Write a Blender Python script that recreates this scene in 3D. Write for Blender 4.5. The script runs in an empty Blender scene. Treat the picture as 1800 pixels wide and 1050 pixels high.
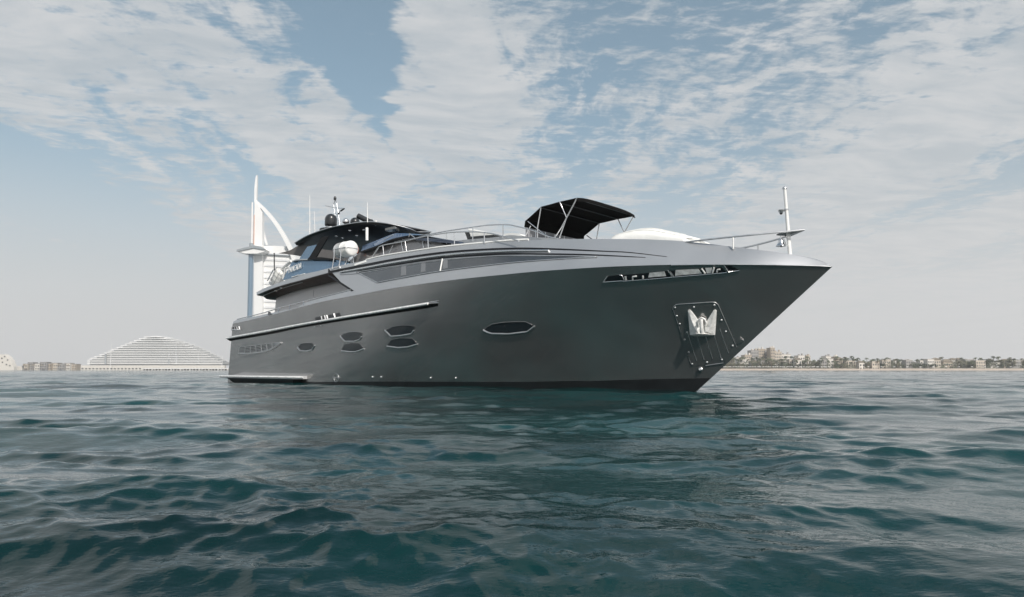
import bpy, bmesh, math, random
import numpy as np
from math import *
from mathutils import Vector, Matrix
random.seed(7)
S = bpy.context.scene
# ------------------------------------------------------------------ camera, light, exposure
CAM_H, FPX = 0.77, 1200.0
PITCH = atan(125 / 1200)
cam = bpy.data.objects.new('camera', bpy.data.cameras.new('camera'))
S.collection.objects.link(cam)
cam.location = (0, 0, CAM_H); cam.rotation_euler = (pi / 2 + PITCH, 0, 0)
cam.data.sensor_width = 36; cam.data.lens = 24
cam.data.clip_start = 0.05; cam.data.clip_end = 20000
S.camera = cam
S.view_settings.view_transform = 'Standard'; S.view_settings.look = 'None'
S.view_settings.exposure = 0.0; S.view_settings.gamma = 1.0
SUN_EL, SUN_AZ = radians(40), radians(-65)          # azimuth measured from +X, counter-clockwise
sund = bpy.data.lights.new('sun', 'SUN'); sund.energy = 4.2; sund.angle = radians(0.6); sund.color = (1.0, .95, .88)
sun = bpy.data.objects.new('sun', sund); S.collection.objects.link(sun)
sv = Vector((cos(SUN_EL) * cos(SUN_AZ), cos(SUN_EL) * sin(SUN_AZ), sin(SUN_EL)))
sun.rotation_euler = sv.to_track_quat('Z', 'Y').to_euler()

# ------------------------------------------------------------------ world: nishita sky with altocumulus
W = bpy.data.worlds.new('World'); S.world = W; W.use_nodes = True
nt = W.node_tree; nt.nodes.clear()
def N(t, **k):
    n = nt.nodes.new(t)
    for a, b in k.items(): setattr(n, a, b)
    return n
def lk(a, b): nt.links.new(a, b)
def M(op, a, b=None, c=None, clamp=False):
    n = N('ShaderNodeMath', operation=op, use_clamp=clamp)
    for i, v in enumerate((a, b, c)):
        if v is None: continue
        if isinstance(v, (int, float)): n.inputs[i].default_value = v
        else: lk(v, n.inputs[i])
    return n.outputs[0]
def sstep(x, a, b):
    n = N('ShaderNodeMapRange', interpolation_type='SMOOTHSTEP')
    for i, v in zip((0, 1, 2), (x, a, b)):
        if isinstance(v, (int, float)): n.inputs[i].default_value = v
        else: lk(v, n.inputs[i])
    return n.outputs[0]
def noise(x, y, sx, sy, det=5, rough=.55, off=0.0, dist=0.0):
    c = N('ShaderNodeCombineXYZ'); lk(M('MULTIPLY', x, sx), c.inputs[0]); lk(M('MULTIPLY', y, sy), c.inputs[1]); c.inputs[2].default_value = off
    n = N('ShaderNodeTexNoise'); n.inputs['Scale'].default_value = 1; n.inputs['Detail'].default_value = det
    n.inputs['Roughness'].default_value = rough; n.inputs['Distortion'].default_value = dist
    lk(c.outputs[0], n.inputs['Vector']); return n.outputs['Fac']
def mixc(f, a, b):
    n = N('ShaderNodeMix', data_type='RGBA')
    if isinstance(f, (int, float)): n.inputs[0].default_value = f
    else: lk(f, n.inputs[0])
    for i, v in ((6, a), (7, b)):
        if isinstance(v, tuple): n.inputs[i].default_value = (*v, 1)
        else: lk(v, n.inputs[i])
    return n.outputs[2]
tc = N('ShaderNodeTexCoord'); sep = N('ShaderNodeSeparateXYZ'); lk(tc.outputs['Generated'], sep.inputs[0])
dx, dy, dz = sep.outputs
zz = M('MAXIMUM', dz, 0.0)
den = M('ADD', zz, 0.035)
uu = M('DIVIDE', dx, den); vv = M('DIVIDE', dy, den)
lat = M('ADD', M('MULTIPLY', uu, .991), M('MULTIPLY', vv, .132))
alo = M('SUBTRACT', M('MULTIPLY', vv, .991), M('MULTIPLY', uu, .132))
warp = M('MULTIPLY', M('SUBTRACT', noise(lat, alo, 1.2, 1.2, 2, .5, 3.0), .5), .5)
latw = M('ADD', lat, warp); alow = M('ADD', alo, warp)
bands = noise(latw, alow, 2.1, .40, 2, .5, 9.3)
cells = noise(latw, alow, 8.5, 7.0, 5, .62, 1.0, .3)
fine = noise(lat, alo, 14.0, 34.0, 3, .65, 4.0)
cov = M('ADD', M('MULTIPLY', bands, 1.5), M('ADD', M('MULTIPLY', cells, 1.35), M('MULTIPLY', fine, .62)))
edge = M('ADD', lat, M('MULTIPLY', M('SUBTRACT', noise(lat, alo, 3.0, 2.6, 4, .6, 5.0), .5), .30))
halfw = M('MULTIPLY', M('SUBTRACT', 2.66, alo), .17)
wctr = M('ADD', M('MULTIPLY', alo, .09), -.37)
wedge = sstep(M('SUBTRACT', halfw, M('ABSOLUTE', M('SUBTRACT', edge, wctr))), -.06, .05)
streak = sstep(M('ABSOLUTE', M('SUBTRACT', edge, 1.22)), .26, .05)
left = M('MULTIPLY', sstep(M('MULTIPLY', edge, -1), 1.15, 1.6), sstep(alo, 2.4, 3.1))
cov = M('SUBTRACT', cov, M('ADD', M('MULTIPLY', wedge, .62), M('ADD', M('MULTIPLY', left, .5), M('MULTIPLY', streak, .16))))
cov = M('ADD', cov, M('MULTIPLY', sstep(lat, .6, 2.0), .06))
cov = M('ADD', cov, M('MULTIPLY', M('MULTIPLY', sstep(lat, -.2, -.55), sstep(alo, 3.0, 2.2)), .10))
mask = sstep(cov, 1.46, 1.86)
tone = noise(latw, alow, 3.0, 7.0, 4, .6, 7.7)
sky = N('ShaderNodeTexSky', sky_type='NISHITA'); sky.sun_disc = False
sky.sun_elevation = SUN_EL; sky.sun_rotation = pi / 2 - SUN_AZ
sky.air_density = 1.0; sky.dust_density = 2.5; sky.ozone_density = 1.5
hs = N('ShaderNodeHueSaturation'); hs.inputs['Hue'].default_value = .474; hs.inputs['Saturation'].default_value = .95; hs.inputs['Value'].default_value = 1.30; lk(sky.outputs[0], hs.inputs['Color'])
cloudc = mixc(sstep(tone, .3, .7), (5.2, 5.6, 5.9), (7.1, 7.1, 7.1))
veil = mixc(.12, hs.outputs[0], (4.4, 5.0, 5.3))
veil = mixc(M('MULTIPLY', sstep(zz, .42, .08), .40), veil, (4.4, 5.25, 5.85))
c1 = mixc(M('MULTIPLY', mask, .84), veil, cloudc)
hz = sstep(zz, .33, .02)
c2 = mixc(M('MULTIPLY', hz, .92), c1, (7.4, 7.4, 7.4))
bg = N('ShaderNodeBackground'); bg.inputs[1].default_value = .1; lk(c2, bg.inputs[0])
out = N('ShaderNodeOutputWorld'); lk(bg.outputs[0], out.inputs[0])

# ------------------------------------------------------------------ camera rays and the yacht's own frame
def ray(px, py):
    a = (px - 900) / FPX; b = (525 - py) / FPX
    return Vector((a, cos(PITCH) - b * sin(PITCH), sin(PITCH) + b * cos(PITCH)))
EYE = Vector((0, 0, CAM_H))
def at(px, py, D):
    r = ray(px, py); return EYE + r * (D / r.y)
TH = radians(-43); LWL = 30.6
U = Vector((cos(TH), sin(TH), 0)); P_ = Vector((-sin(TH), cos(TH), 0))
_r = ray(1225, 688); _b = EYE + _r * (-CAM_H / _r.z)
ORG = _b - LWL * U
MW = Matrix(((U.x, P_.x, 0, ORG.x), (U.y, P_.y, 0, ORG.y), (0, 0, 1, 0), (0, 0, 0, 1)))
MI = MW.inverted()
EL = MI @ EYE
def lray(px, py):
    r = ray(px, py); return Vector((r.dot(U), r.dot(P_), r.z))
def onY(px, py, y):
    d = lray(px, py); k = (y - EL.y) / d.y; return EL + d * k
def onZ(px, py, z):
    d = lray(px, py); k = (z - EL.z) / d.z; return EL + d * k
def march(px, py, Yf):
    d = lray(px, py); k = (-5.5 - EL.y) / d.y
    f = lambda k: (-(EL + d * k).y) - Yf((EL + d * k).x, (EL + d * k).z)
    k0 = k
    while f(k) > 0 and k < 90: k0 = k; k += .08
    lo, hi = k0, k
    for _ in range(16):
        m = (lo + hi) / 2
        if f(m) > 0: lo = m
        else: hi = m
    return EL + d * hi
tip = onY(1463, 469, 0.0)
def stem(z): return LWL + (tip.x - LWL) * z / tip.z
def Yh(x, z):
    zc = min(max(z, -1), 5.0)
    B = 3.45 + .11 * zc; ent = 20 - .75 * zc; p = 1.75 + .12 * max(zc, 0)
    t = (stem(zc) - x) / ent
    if t <= 0: return 2.0 * t
    y = B * (1 - (1 - t) ** p) if t < 1 else B
    if x < 10: y -= .0022 * (10 - x) ** 2
    return y
A_PX = [(410, 569), (480.6, 553), (521.8, 541.5), (585.8, 526.6), (640, 516.5), (703, 505), (790, 493), (890, 482.5), (940, 477.8), (1030, 471.7), (1100, 468.5), (1180, 466.3), (1250, 465.2), (1340, 465.8), (1400, 467), (1440, 468)]
def cr(pts, n):
    """catmull-rom resample, n points evenly by length"""
    P = [Vector((*p, 0)) if len(p) == 2 else Vector(p) for p in pts]
    if len(P) == 2: return [P[0].lerp(P[1], i / (n - 1)) for i in range(n)]
    Q = [2 * P[0] - P[1]] + P + [2 * P[-1] - P[-2]]; d = []
    for i in range(1, len(Q) - 2):
        for k in range(24):
            t = k / 24; a, b, c, e = Q[i - 1:i + 3]
            d.append(.5 * ((2 * b) + (c - a) * t + (2 * a - 5 * b + 4 * c - e) * t * t + (3 * b - a - 3 * c + e) * t ** 3))
    d.append(P[-1]); return ev(d, n)
def ev(d, n):
    L = [0]
    for a, b in zip(d, d[1:]): L.append(L[-1] + (b - a).length)
    o = []; j = 0
    for i in range(n):
        s = L[-1] * i / (n - 1)
        while j < len(d) - 2 and L[j + 1] < s: j += 1
        q = (s - L[j]) / max(L[j + 1] - L[j], 1e-9); o.append(d[j].lerp(d[j + 1], min(max(q, 0), 1)))
    return o
def lin(pts, n): return ev([Vector((*p, 0)) for p in pts], n)
_k = [march(p.x, p.y, Yh) for p in cr(A_PX, 60)] + [tip]
KX = np.array([v.x for v in _k]); KZ = np.array([v.z for v in _k])
def zk(x): return float(np.interp(x, KX, KZ))
XS_TOP = KX[0]
XS_BOT = march(400, 668, Yh).x
print('stern x', XS_BOT, XS_TOP, 'tip', tip, 'knuckle', zk(2), zk(15), zk(30))
def slope(x): return (.42 + .45 * min(max((x - 20) / 12, 0), 1)) * min(max((tip.x - x) / 3.0, 0), 1)
def Yu(x, z):
    k = zk(x); return Yh(x, k) - slope(x) * (z - k)
def H(px, py, _=0): return march(px, py, Yh)
def UP(px, py, _=0): return march(px, py, Yu)

# ------------------------------------------------------------------ materials
def mat(name, col, rough=.5, metal=0.0, coat=0.0, var=0.0, vscale=3.0, spec=.5, bump=0.0, bscale=20.0, stretch=(1, 1, 1)):
    m = bpy.data.materials.new(name); m.use_nodes = True; t = m.node_tree; b = t.nodes['Principled BSDF']
    b.inputs['Base Color'].default_value = (*col, 1); b.inputs['Roughness'].default_value = rough
    b.inputs['Metallic'].default_value = metal; b.inputs['Coat Weight'].default_value = coat; b.inputs['Coat Roughness'].default_value = .06
    b.inputs['Specular IOR Level'].default_value = spec
    tcn = t.nodes.new('ShaderNodeTexCoord'); mp = t.nodes.new('ShaderNodeMapping'); mp.inputs['Scale'].default_value = stretch
    t.links.new(tcn.outputs['Object'], mp.inputs[0])
    n = t.nodes.new('ShaderNodeTexNoise'); n.inputs['Scale'].default_value = vscale; n.inputs['Detail'].default_value = 6
    t.links.new(mp.outputs[0], n.inputs['Vector'])
    if var > 0:
        r = t.nodes.new('ShaderNodeMapRange'); r.inputs[1].default_value = .3; r.inputs[2].default_value = .7; r.inputs[3].default_value = 1 - var; r.inputs[4].default_value = 1 + var
        t.links.new(n.outputs['Fac'], r.inputs[0])
        x = t.nodes.new('ShaderNodeMix'); x.data_type = 'RGBA'; x.blend_type = 'MULTIPLY'; x.inputs[0].default_value = 1
        x.inputs[6].default_value = (*col, 1); t.links.new(r.outputs[0], x.inputs[7]); t.links.new(x.outputs[2], b.inputs['Base Color'])
        r2 = t.nodes.new('ShaderNodeMapRange'); r2.inputs[3].default_value = rough * .8; r2.inputs[4].default_value = min(rough * 1.25, 1)
        t.links.new(n.outputs['Fac'], r2.inputs[0]); t.links.new(r2.outputs[0], b.inputs['Roughness'])
    if bump > 0:
        n2 = t.nodes.new('ShaderNodeTexNoise'); n2.inputs['Scale'].default_value = bscale; n2.inputs['Detail'].default_value = 3; t.links.new(mp.outputs[0], n2.inputs['Vector'])
        bp = t.nodes.new('ShaderNodeBump'); bp.inputs['Strength'].default_value = 1; bp.inputs['Distance'].default_value = bump
        t.links.new(n2.outputs['Fac'], bp.inputs['Height']); t.links.new(bp.outputs[0], b.inputs['Normal'])
    return m
HULL = mat('hull_paint', (.29, .288, .285), .20, .75, 1.0, .10, .45, bump=.004, bscale=.55)
HULL.node_tree.nodes['Principled BSDF'].inputs['Coat IOR'].default_value = 1.9; HULL.node_tree.nodes['Principled BSDF'].inputs['Coat Roughness'].default_value = .03
UPPER = mat('upper_paint', (.44, .455, .47), .34, .6, .35, .04, .6)
ANTI = mat('antifouling', (.018, .02, .022), .35, 0, .2, .2, 2)
GROOVE = mat('groove_black', (.008, .009, .011), .5, spec=.2)
DARK = mat('dark_gloss', (.012, .013, .016), .18, 0, .6)
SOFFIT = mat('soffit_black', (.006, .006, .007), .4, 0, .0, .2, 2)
GLASS = mat('tinted_glass', (.02, .025, .03), .06, 0, .6)
SGLASS = mat('smoked_glass', (.09, .10, .11), .12, .55, .8, .15, .5)
BRGLASS = mat('bronze_glass', (.20, .20, .19), .15, .6, .6, .1, .5)
SKYTINT = mat('sky_tinted_paint', (.16, .27, .39), .22, .75, .6, .08, .8)  # superstructure paint with the blue sky reflection put into its colour
NAVY = mat('navy_gloss', (.05, .07, .11), .18, .4, .6)
STEEL = mat('polished_steel', (.78, .78, .78), .16, 1.0)
SATIN = mat('satin_steel', (.62, .63, .64), .35, .9, var=.1, vscale=4)
WHITE = mat('white_gelcoat', (.80, .80, .78), .3, 0, .4, .04, 3)
WFAB = mat('white_vinyl', (.80, .80, .77), .6, var=.05, vscale=3, bump=.02, bscale=4)
BLACKF = mat('black_canvas', (.006, .006, .006), .9, spec=.08, var=.25, vscale=4, bump=.01, bscale=14)
WALLP = mat('wall_panel', (.66, .67, .69), .4, .1, .4, .04, .6)
PGLASS = mat('brown_glass', (.30, .285, .28), .2, .45, .6, .15, .7)
SLATE = mat('slate_blue_gloss', (.08, .14, .24), .22, .5, .5)
RUBBER = mat('black_rubber', (.012, .012, .013), .6, spec=.2)
BLIND = mat('blind_grey', (.20, .21, .22), .4, .2)
GEAR = mat('bright_gear', (.80, .81, .80), .4, .2, var=.25, vscale=6)
AWN = mat('grey_awning', (.16, .15, .145), .8, var=.1, vscale=4)
GREYF = mat('grey_cushion', (.30, .31, .33), .8, var=.12, vscale=3)
BLK = mat('black_plastic', (.02, .022, .024), .3, 0, .3)
GALV = mat('galvanised_anchor', (.82, .82, .80), .45, .1, var=.18, vscale=9, bump=.006, bscale=14)
ORANGE = mat('orange_strap', (.75, .14, .04), .6)
TEAK = mat('teak_deck', (.20, .13, .08), .6, var=.2, vscale=4, stretch=(1, 12, 1))

# ------------------------------------------------------------------ mesh helper
class MB:
    def __init__(s): s.v = []; s.f = []; s.sm = []; s.tw = None
    def add(s, vs, fs, smooth=False):
        o = len(s.v); s.v += [tuple(v) for v in vs]; s.f += [tuple(i + o for i in f) for f in fs]; s.sm += [smooth] * len(fs); return s
    def grid(s, G, smooth=True, flip=False):
        n, m = len(G), len(G[0]); vs = [p for r in G for p in r]
        fs = [(i * m + j, i * m + j + 1, (i + 1) * m + j + 1, (i + 1) * m + j) for i in range(n - 1) for j in range(m - 1)]
        if flip: fs = [f[::-1] for f in fs]
        return s.add(vs, fs, smooth)
    def box(s, a, b):
        x0, y0, z0 = a; x1, y1, z1 = b
        return s.add([(x0, y0, z0), (x1, y0, z0), (x1, y1, z0), (x0, y1, z0), (x0, y0, z1), (x1, y0, z1), (x1, y1, z1), (x0, y1, z1)],
                     [(3, 2, 1, 0), (4, 5, 6, 7), (0, 1, 5, 4), (1, 2, 6, 5), (2, 3, 7, 6), (3, 0, 4, 7)])
    def tube(s, pts, r, n=8, r2=None, cap=True):
        P = [Vector(p) for p in pts]; k = len(P); rs = [r + ((r2 if r2 is not None else r) - r) * i / (k - 1) for i in range(k)]
        G = []; a = None
        for i, p in enumerate(P):
            t = (P[min(i + 1, k - 1)] - P[max(i - 1, 0)]).normalized()
            if a is None: a = t.orthogonal().normalized()
            a = (a - t * a.dot(t)).normalized(); b = t.cross(a)
            G.append([p + (a * cos(2 * pi * j / n) + b * sin(2 * pi * j / n)) * rs[i] for j in range(n)])
        vs = [q for g in G for q in g]
        fs = [(i * n + j, i * n + (j + 1) % n, (i + 1) * n + (j + 1) % n, (i + 1) * n + j) for i in range(k - 1) for j in range(n)]
        s.add(vs, fs, True)
        if cap: s.add(G[0], [tuple(range(n))[::-1]]); s.add(G[-1], [tuple(range(n))])
        return s
    def lathe(s, prof, n=24, M_=Matrix()):
        G = [[M_ @ Vector((r * cos(2 * pi * j / n), r * sin(2 * pi * j / n), z)) for j in range(n)] for r, z in prof]
        vs = [q for g in G for q in g]; k = len(prof)
        s.add(vs, [(i * n + j, i * n + (j + 1) % n, (i + 1) * n + (j + 1) % n, (i + 1) * n + j) for i in range(k - 1) for j in range(n)], True)
        if prof[0][0] > 1e-4: s.add(G[0], [tuple(range(n))[::-1]])
        if prof[-1][0] > 1e-4: s.add(G[-1], [tuple(range(n))])
        return s
    def slab(s, front, back):
        """closed slab from two matching grids"""
        n, m = len(front), len(front[0]); s.grid(front, True); s.grid(back, True, flip=True)
        for a, b in ((front[0], back[0]), (front[-1], back[-1]), ([r[0] for r in front], [r[0] for r in back]), ([r[-1] for r in front], [r[-1] for r in back])): s.grid([a, b], False)
        return s
    def patch(s, top, bot, surf, n=24, m=4, off=0.0, thick=.05, curve=True, mirror=False, axis=(0, -1, 0)):
        R = cr if curve else lin
        T = R(top, n); B = R(bot, n); ax = Vector(axis)
        F = [[surf(*(T[i].lerp(B[i], j / (m - 1))).xy) for j in range(m)] for i in range(n)]
        fr = [[q + ax * off for q in r] for r in F]; bk = [[q + ax * (off - thick) for q in r] for r in F]
        s.slab(fr, bk)
        if mirror:
            mr = lambda G: [[Vector((q.x, -q.y, q.z)) for q in r] for r in G]
            s.tw = s.tw or MB(); s.tw.slab(mr(bk), mr(fr))
        return s
    def poly(s, pts, surf, off=0.0, thick=.05, axis=(0, -1, 0), mirror=False):
        ax = Vector(axis); P = [surf(*p) for p in pts]; n = len(P)
        for k in ((1, -1) if mirror else (1,)):
            fl = lambda q: Vector((q.x, q.y * k, q.z))
            a = [fl(q + ax * off) for q in P]; b = [fl(q + ax * (off - thick)) for q in P]
            s.add(a + b, [tuple(range(n)), tuple(range(n, 2 * n))[::-1]] + [(i, (i + 1) % n, n + (i + 1) % n, n + i) for i in range(n)])
        return s
    def extr(s, pts, vec):
        P = [Vector(p) for p in pts]; n = len(P); v = Vector(vec)
        return s.add(P + [p + v for p in P], [tuple(range(n)), tuple(range(n, 2 * n))[::-1]] + [(i, (i + 1) % n, n + (i + 1) % n, n + i) for i in range(n)])
    def build(s, name, m, parent=None, kind=None, fix=True):
        me = bpy.data.meshes.new(name); me.from_pydata(s.v, [], s.f); me.polygons.foreach_set('use_smooth', s.sm)
        if fix and len(s.v) < 60000:
            bm = bmesh.new(); bm.from_mesh(me); bmesh.ops.recalc_face_normals(bm, faces=bm.faces); bm.to_mesh(me); bm.free()
        me.materials.append(m); o = bpy.data.objects.new(name, me); S.collection.objects.link(o)
        if parent: o.parent = parent
        if kind: o['kind'] = kind
        if s.tw: s.tw.build(name, m, parent)                   # the same part on the port side
        return o
def tag(o, label, cat, group=None, kind=None):
    o['label'] = label; o['category'] = cat
    if group: o['group'] = group
    if kind: o['kind'] = kind
    return o
def thing(name, label, cat, M_=None, group=None):
    o = bpy.data.objects.new(name, None); S.collection.objects.link(o); o.empty_display_size = .1
    if M_ is not None: o.matrix_world = M_
    return tag(o, label, cat, group)
def on_yacht(name, label, cat, base, group=None):
    """a thing that stands on the yacht: same axes, its own base point; returns empty and a shift"""
    b = Vector(base); return thing(name, label, cat, MW @ Matrix.Translation(b), group), b
class MS(MB):
    """mesh written in yacht coordinates but stored relative to a base"""
    def __init__(s, base): super().__init__(); s.b = Vector(base)
    def build(s, *a, **k):
        s.v = [(x - s.b.x, y - s.b.y, z - s.b.z) for x, y, z in s.v]; return super().build(*a, **k)

#STRUCTURE
# ------------------------------------------------------------------ water
def water():
    rng = np.random.RandomState(11)
    nr, r0, r1 = 1150, 1.3, 2400.0
    rr = r0 * np.exp(np.linspace(0, 1, nr) * log(r1 / r0)); ratio = log(r1 / r0) / nr
    az = np.concatenate([np.linspace(-52, 52, 820), np.linspace(52, 308, 200)[1:-1]]); na = len(az); az = np.radians(az)
    R, A = np.meshgrid(rr, az, indexing='ij'); X = R * np.sin(A); Y = R * np.cos(A)
    Zs = np.zeros_like(X); DX = np.zeros_like(X); DY = np.zeros_like(X)
    sp = rr * ratio
    comps = []
    pn = sum(np.sin(X * cos(t_) * f_ + Y * sin(t_) * f_ * 1.7 + t_ * 5) for t_, f_ in ((.3, .9), (1.4, 1.3), (2.2, .6), (2.9, 1.9), (.9, 2.7), (1.9, .37)))
    PATCH = np.clip(.85 + .32 * pn, .25, 1.7)
    for lam, amp, spread, cnt in ((7.5, .020, 14, 5), (4.2, .016, 18, 8), (2.3, .0086, 22, 12), (1.2, .0037, 28, 20), (.62, .0020, 34, 26), (.33, .0010, 42, 28), (.18, .00062, 50, 24), (.11, .00035, 60, 16)):
        for _ in range(cnt):
            l = lam * exp(rng.uniform(-.28, .28)); d = radians(-97 + rng.normal(0, 1) * spread)
            comps.append((l, amp * WAVE * l / lam * rng.uniform(.6, 1.3), d, rng.uniform(0, 2 * pi)))
    for l, a, d, ph in comps:
        w = np.clip((l / sp - 2.6) / 2.5, 0, 1); k = int((w > 0).sum())
        if k < 2: continue
        w = w[:k, None]; kk = 2 * pi / l
        ph_ = kk * (X[:k] * cos(d) + Y[:k] * sin(d)) + ph
        sn, cs = np.sin(ph_), np.cos(ph_)
        if l < 1.6: w = w * PATCH[:k]
        Zs[:k] += a * w * cs; DX[:k] -= .95 * a * w * cos(d) * sn; DY[:k] -= .95 * a * w * sin(d) * sn
    # patches of wind: the small chop comes and goes
    q = EYE + ray(1010, 985) * (-CAM_H / ray(1010, 985).z)
    rd = np.hypot(X - q.x, Y - q.y); Zs += .0022 * np.cos(rd * 2 * pi / .05) * np.exp(-(rd / .14) ** 2) * (rr[:, None] < 6)
    verts = np.stack([X + DX, Y + DY, Zs], -1).reshape(-1, 3)
    i = np.arange(nr - 1)[:, None]; j = np.arange(na)[None, :]
    a = i * na + j; b = i * na + (j + 1) % na; f = np.stack([a, b, b + na, a + na], -1).reshape(-1, 4)
    me = bpy.data.meshes.new('sea'); me.vertices.add(len(verts) + 1); 
    verts = np.vstack([verts, [[0, 0, -.02]]]); me.vertices.foreach_set('co', verts.ravel())
    c = len(verts) - 1; tri = np.stack([np.full(na, c), (np.arange(na) + 1) % na, np.arange(na)], -1)
    me.loops.add(f.size + tri.size); me.loops.foreach_set('vertex_index', np.concatenate([f.ravel()[:], tri.ravel()]))
    nf = len(f) + na; me.polygons.add(nf)
    me.polygons.foreach_set('loop_start', np.concatenate([np.arange(len(f)) * 4, len(f) * 4 + np.arange(na) * 3]))
    me.update(calc_edges=True); me.validate(); fa = me.attributes.new('open_water_chop', 'FLOAT', 'POINT'); cw = np.clip((np.log(np.append(R.ravel(), 1.0)) - log(14)) / (log(150) - log(14)), 0, 1); fa.data.foreach_set('value', (cw * cw * (3 - 2 * cw)).astype(np.float32)); me.polygons.foreach_set('use_smooth', np.ones(nf, bool))
    if me.polygons[0].normal.z < 0: me.flip_normals()
    m = bpy.data.materials.new('sea_water'); m.use_nodes = True; t = m.node_tree; b = t.nodes['Principled BSDF']
    b.inputs['Roughness'].default_value = .025; b.inputs['IOR'].default_value = 1.33; b.inputs['Specular IOR Level'].default_value = .5
    L = t.links.new; tcn = t.nodes.new('ShaderNodeTexCoord')
    def nz(sc, st, det, rot=0):
        mp = t.nodes.new('ShaderNodeMapping'); mp.inputs['Scale'].default_value = st; mp.inputs['Rotation'].default_value = (0, 0, radians(rot)); L(tcn.outputs['Object'], mp.inputs[0])
        n = t.nodes.new('ShaderNodeTexNoise'); n.inputs['Scale'].default_value = sc; n.inputs['Detail'].default_value = det; n.inputs['Roughness'].default_value = .6; L(mp.outputs[0], n.inputs['Vector']); return n.outputs['Fac']
    b1 = t.nodes.new('ShaderNodeBump'); b1.inputs['Distance'].default_value = .35; at_ = t.nodes.new('ShaderNodeAttribute'); at_.attribute_name = 'open_water_chop'; mr_ = t.nodes.new('ShaderNodeMapRange'); mr_.inputs[3].default_value = .07; mr_.inputs[4].default_value = .75; L(at_.outputs['Fac'], mr_.inputs[0]); L(mr_.outputs[0], b1.inputs['Strength']); L(nz(.9, (.55, 1, 1), 4, 8), b1.inputs['Height'])
    b2 = t.nodes.new('ShaderNodeBump'); b2.inputs['Distance'].default_value = .012; b2.inputs['Strength'].default_value = .5; L(nz(9, (.6, 1, 1), 3, -12), b2.inputs['Height']); L(b1.outputs[0], b2.inputs['Normal'])
    b3 = t.nodes.new('ShaderNodeBump'); b3.inputs['Distance'].default_value = .004; b3.inputs['Strength'].default_value = .5; L(nz(34, (.5, 1, 1), 2, 20), b3.inputs['Height']); L(b2.outputs[0], b3.inputs['Normal'])
    L(b3.outputs[0], b.inputs['Normal'])
    mx = t.nodes.new('ShaderNodeMix'); mx.data_type = 'RGBA'; mr2 = t.nodes.new('ShaderNodeMapRange'); mr2.inputs[1].default_value = .38; mr2.inputs[2].default_value = .62; L(nz(.16, (.5, 1, 1), 3), mr2.inputs[0]); L(mr2.outputs[0], mx.inputs[0])
    mx.inputs[6].default_value = (.0015, .014, .015, 1); mx.inputs[7].default_value = (.005, .048, .050, 1); L(mx.outputs[2], b.inputs['Base Color'])
    me.materials.append(m); o = bpy.data.objects.new('sea', me); S.collection.objects.link(o); o['kind'] = 'structure'
WAVE = 1.0
water()

# ------------------------------------------------------------------ the yacht
Y = thing('yacht', 'large dark grey motor yacht with raked bow and black hardtop, lying on the sea', 'yacht', MW)
# hull: one lofted skin, both sides, with transom
h = MB(); NS, NZ = 110, 22; ZLO = -.9
G = []
for i in range(NS):
    s_ = 1 - (1 - i / (NS - 1)) ** 1.35; row = []
    xt = XS_TOP + s_ * (tip.x - XS_TOP); zt = zk(xt)
    for j in range(NZ):
        z = ZLO + (zt - ZLO) * j / (NZ - 1)
        xs = XS_BOT + (XS_TOP - XS_BOT) * z / 3.8
        x = xs + s_ * (stem(z) - xs); row.append(Vector((x, -max(Yh(x, z), 0.0) if i < NS - 1 else 0.0, z)))
    G.append(row)
h.grid(G); h.grid([[Vector((q.x, -q.y, q.z)) for q in r] for r in G], flip=True)
h.grid([G[0], [Vector((q.x, -q.y, q.z)) for q in G[0]]], False)
hull = h.build('hull', HULL, Y)
# dark boot stripe; its rise at the bow paints in the chine's shadow
MB().patch([(402, 671.5), (560, 671.5), (700, 671), (900, 671.5), (1000, 670), (1040, 670), (1100, 668), (1160, 666.5), (1215, 665.5), (1249, 665)],
           [(402, 690), (560, 690), (700, 690), (900, 692), (1000, 693), (1040, 694), (1100, 695), (1160, 696), (1190, 696), (1213, 697)], H, 70, 5, .006, .03, mirror=True).build('bottom_paint_shade', ANTI, Y)
B_AFT = [(453, 513), (464, 507), (483, 500), (508, 491), (535, 482), (558, 477), (577, 472)]
B_PX = [(577, 472), (598, 467), (643, 458), (675, 451), (750, 439.5), (788, 434.5), (885, 425.5), (928, 423), (1000, 420.5), (1100, 420.5), (1150, 421.5), (1210, 425), (1280, 433), (1340, 440.3), (1388, 447), (1425, 454.5), (1448, 462), (1459, 467)]
A_UP = [(621, 520)] + [p for p in A_PX if p[0] > 630] + [(1452, 468.6), (1460, 468.9)]
MB().patch(B_PX, A_UP, UP, 120, 9, 0, .08, mirror=True).build('superstructure_side', UPPER, Y)
MB().patch([(521.8, 541.0), (540, 531.5), (580, 520.5), (618, 510.5)], [(522, 541.7), (560, 532.2), (590, 525.8), (621, 520)], UP, 20, 4, 0, .08, mirror=True).build('side_wing', UPPER, Y)
MB().patch([(410, 565.5), (417, 562.5), (450, 556), (490, 547.5), (521.5, 540.7)], [(410, 569), (430, 565), (460, 558), (490, 550.7), (521.8, 541.8)], UP, 20, 3, 0, .10, mirror=True).build('aft_bulwark', UPPER, Y)
# deck caps
def cap(pts, m, name, inset=.0, drop=.0, crown=.0, extra=None):
    k = MB(); R_ = []
    for q in pts:
        y = abs(q.y) - inset; y = max(y, 0)
        R_.append([Vector((q.x, -y + 2 * y * j / 6, q.z - drop + crown * (1 - (j / 3 - 1) ** 2))) for j in range(7)])
    k.grid(R_, True); return k.build(name, m, Y)
bpts = [UP(p.x, p.y) for p in cr(B_PX, 60)]
cap([q for q in bpts] + [tip + Vector((-.05, 0, .02))], UPPER, 'foredeck', .03, .02, .05)
cap([UP(p.x, p.y) for p in cr(A_PX[:5], 12)], TEAK, 'aft_deck', .1, .45)
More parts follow.
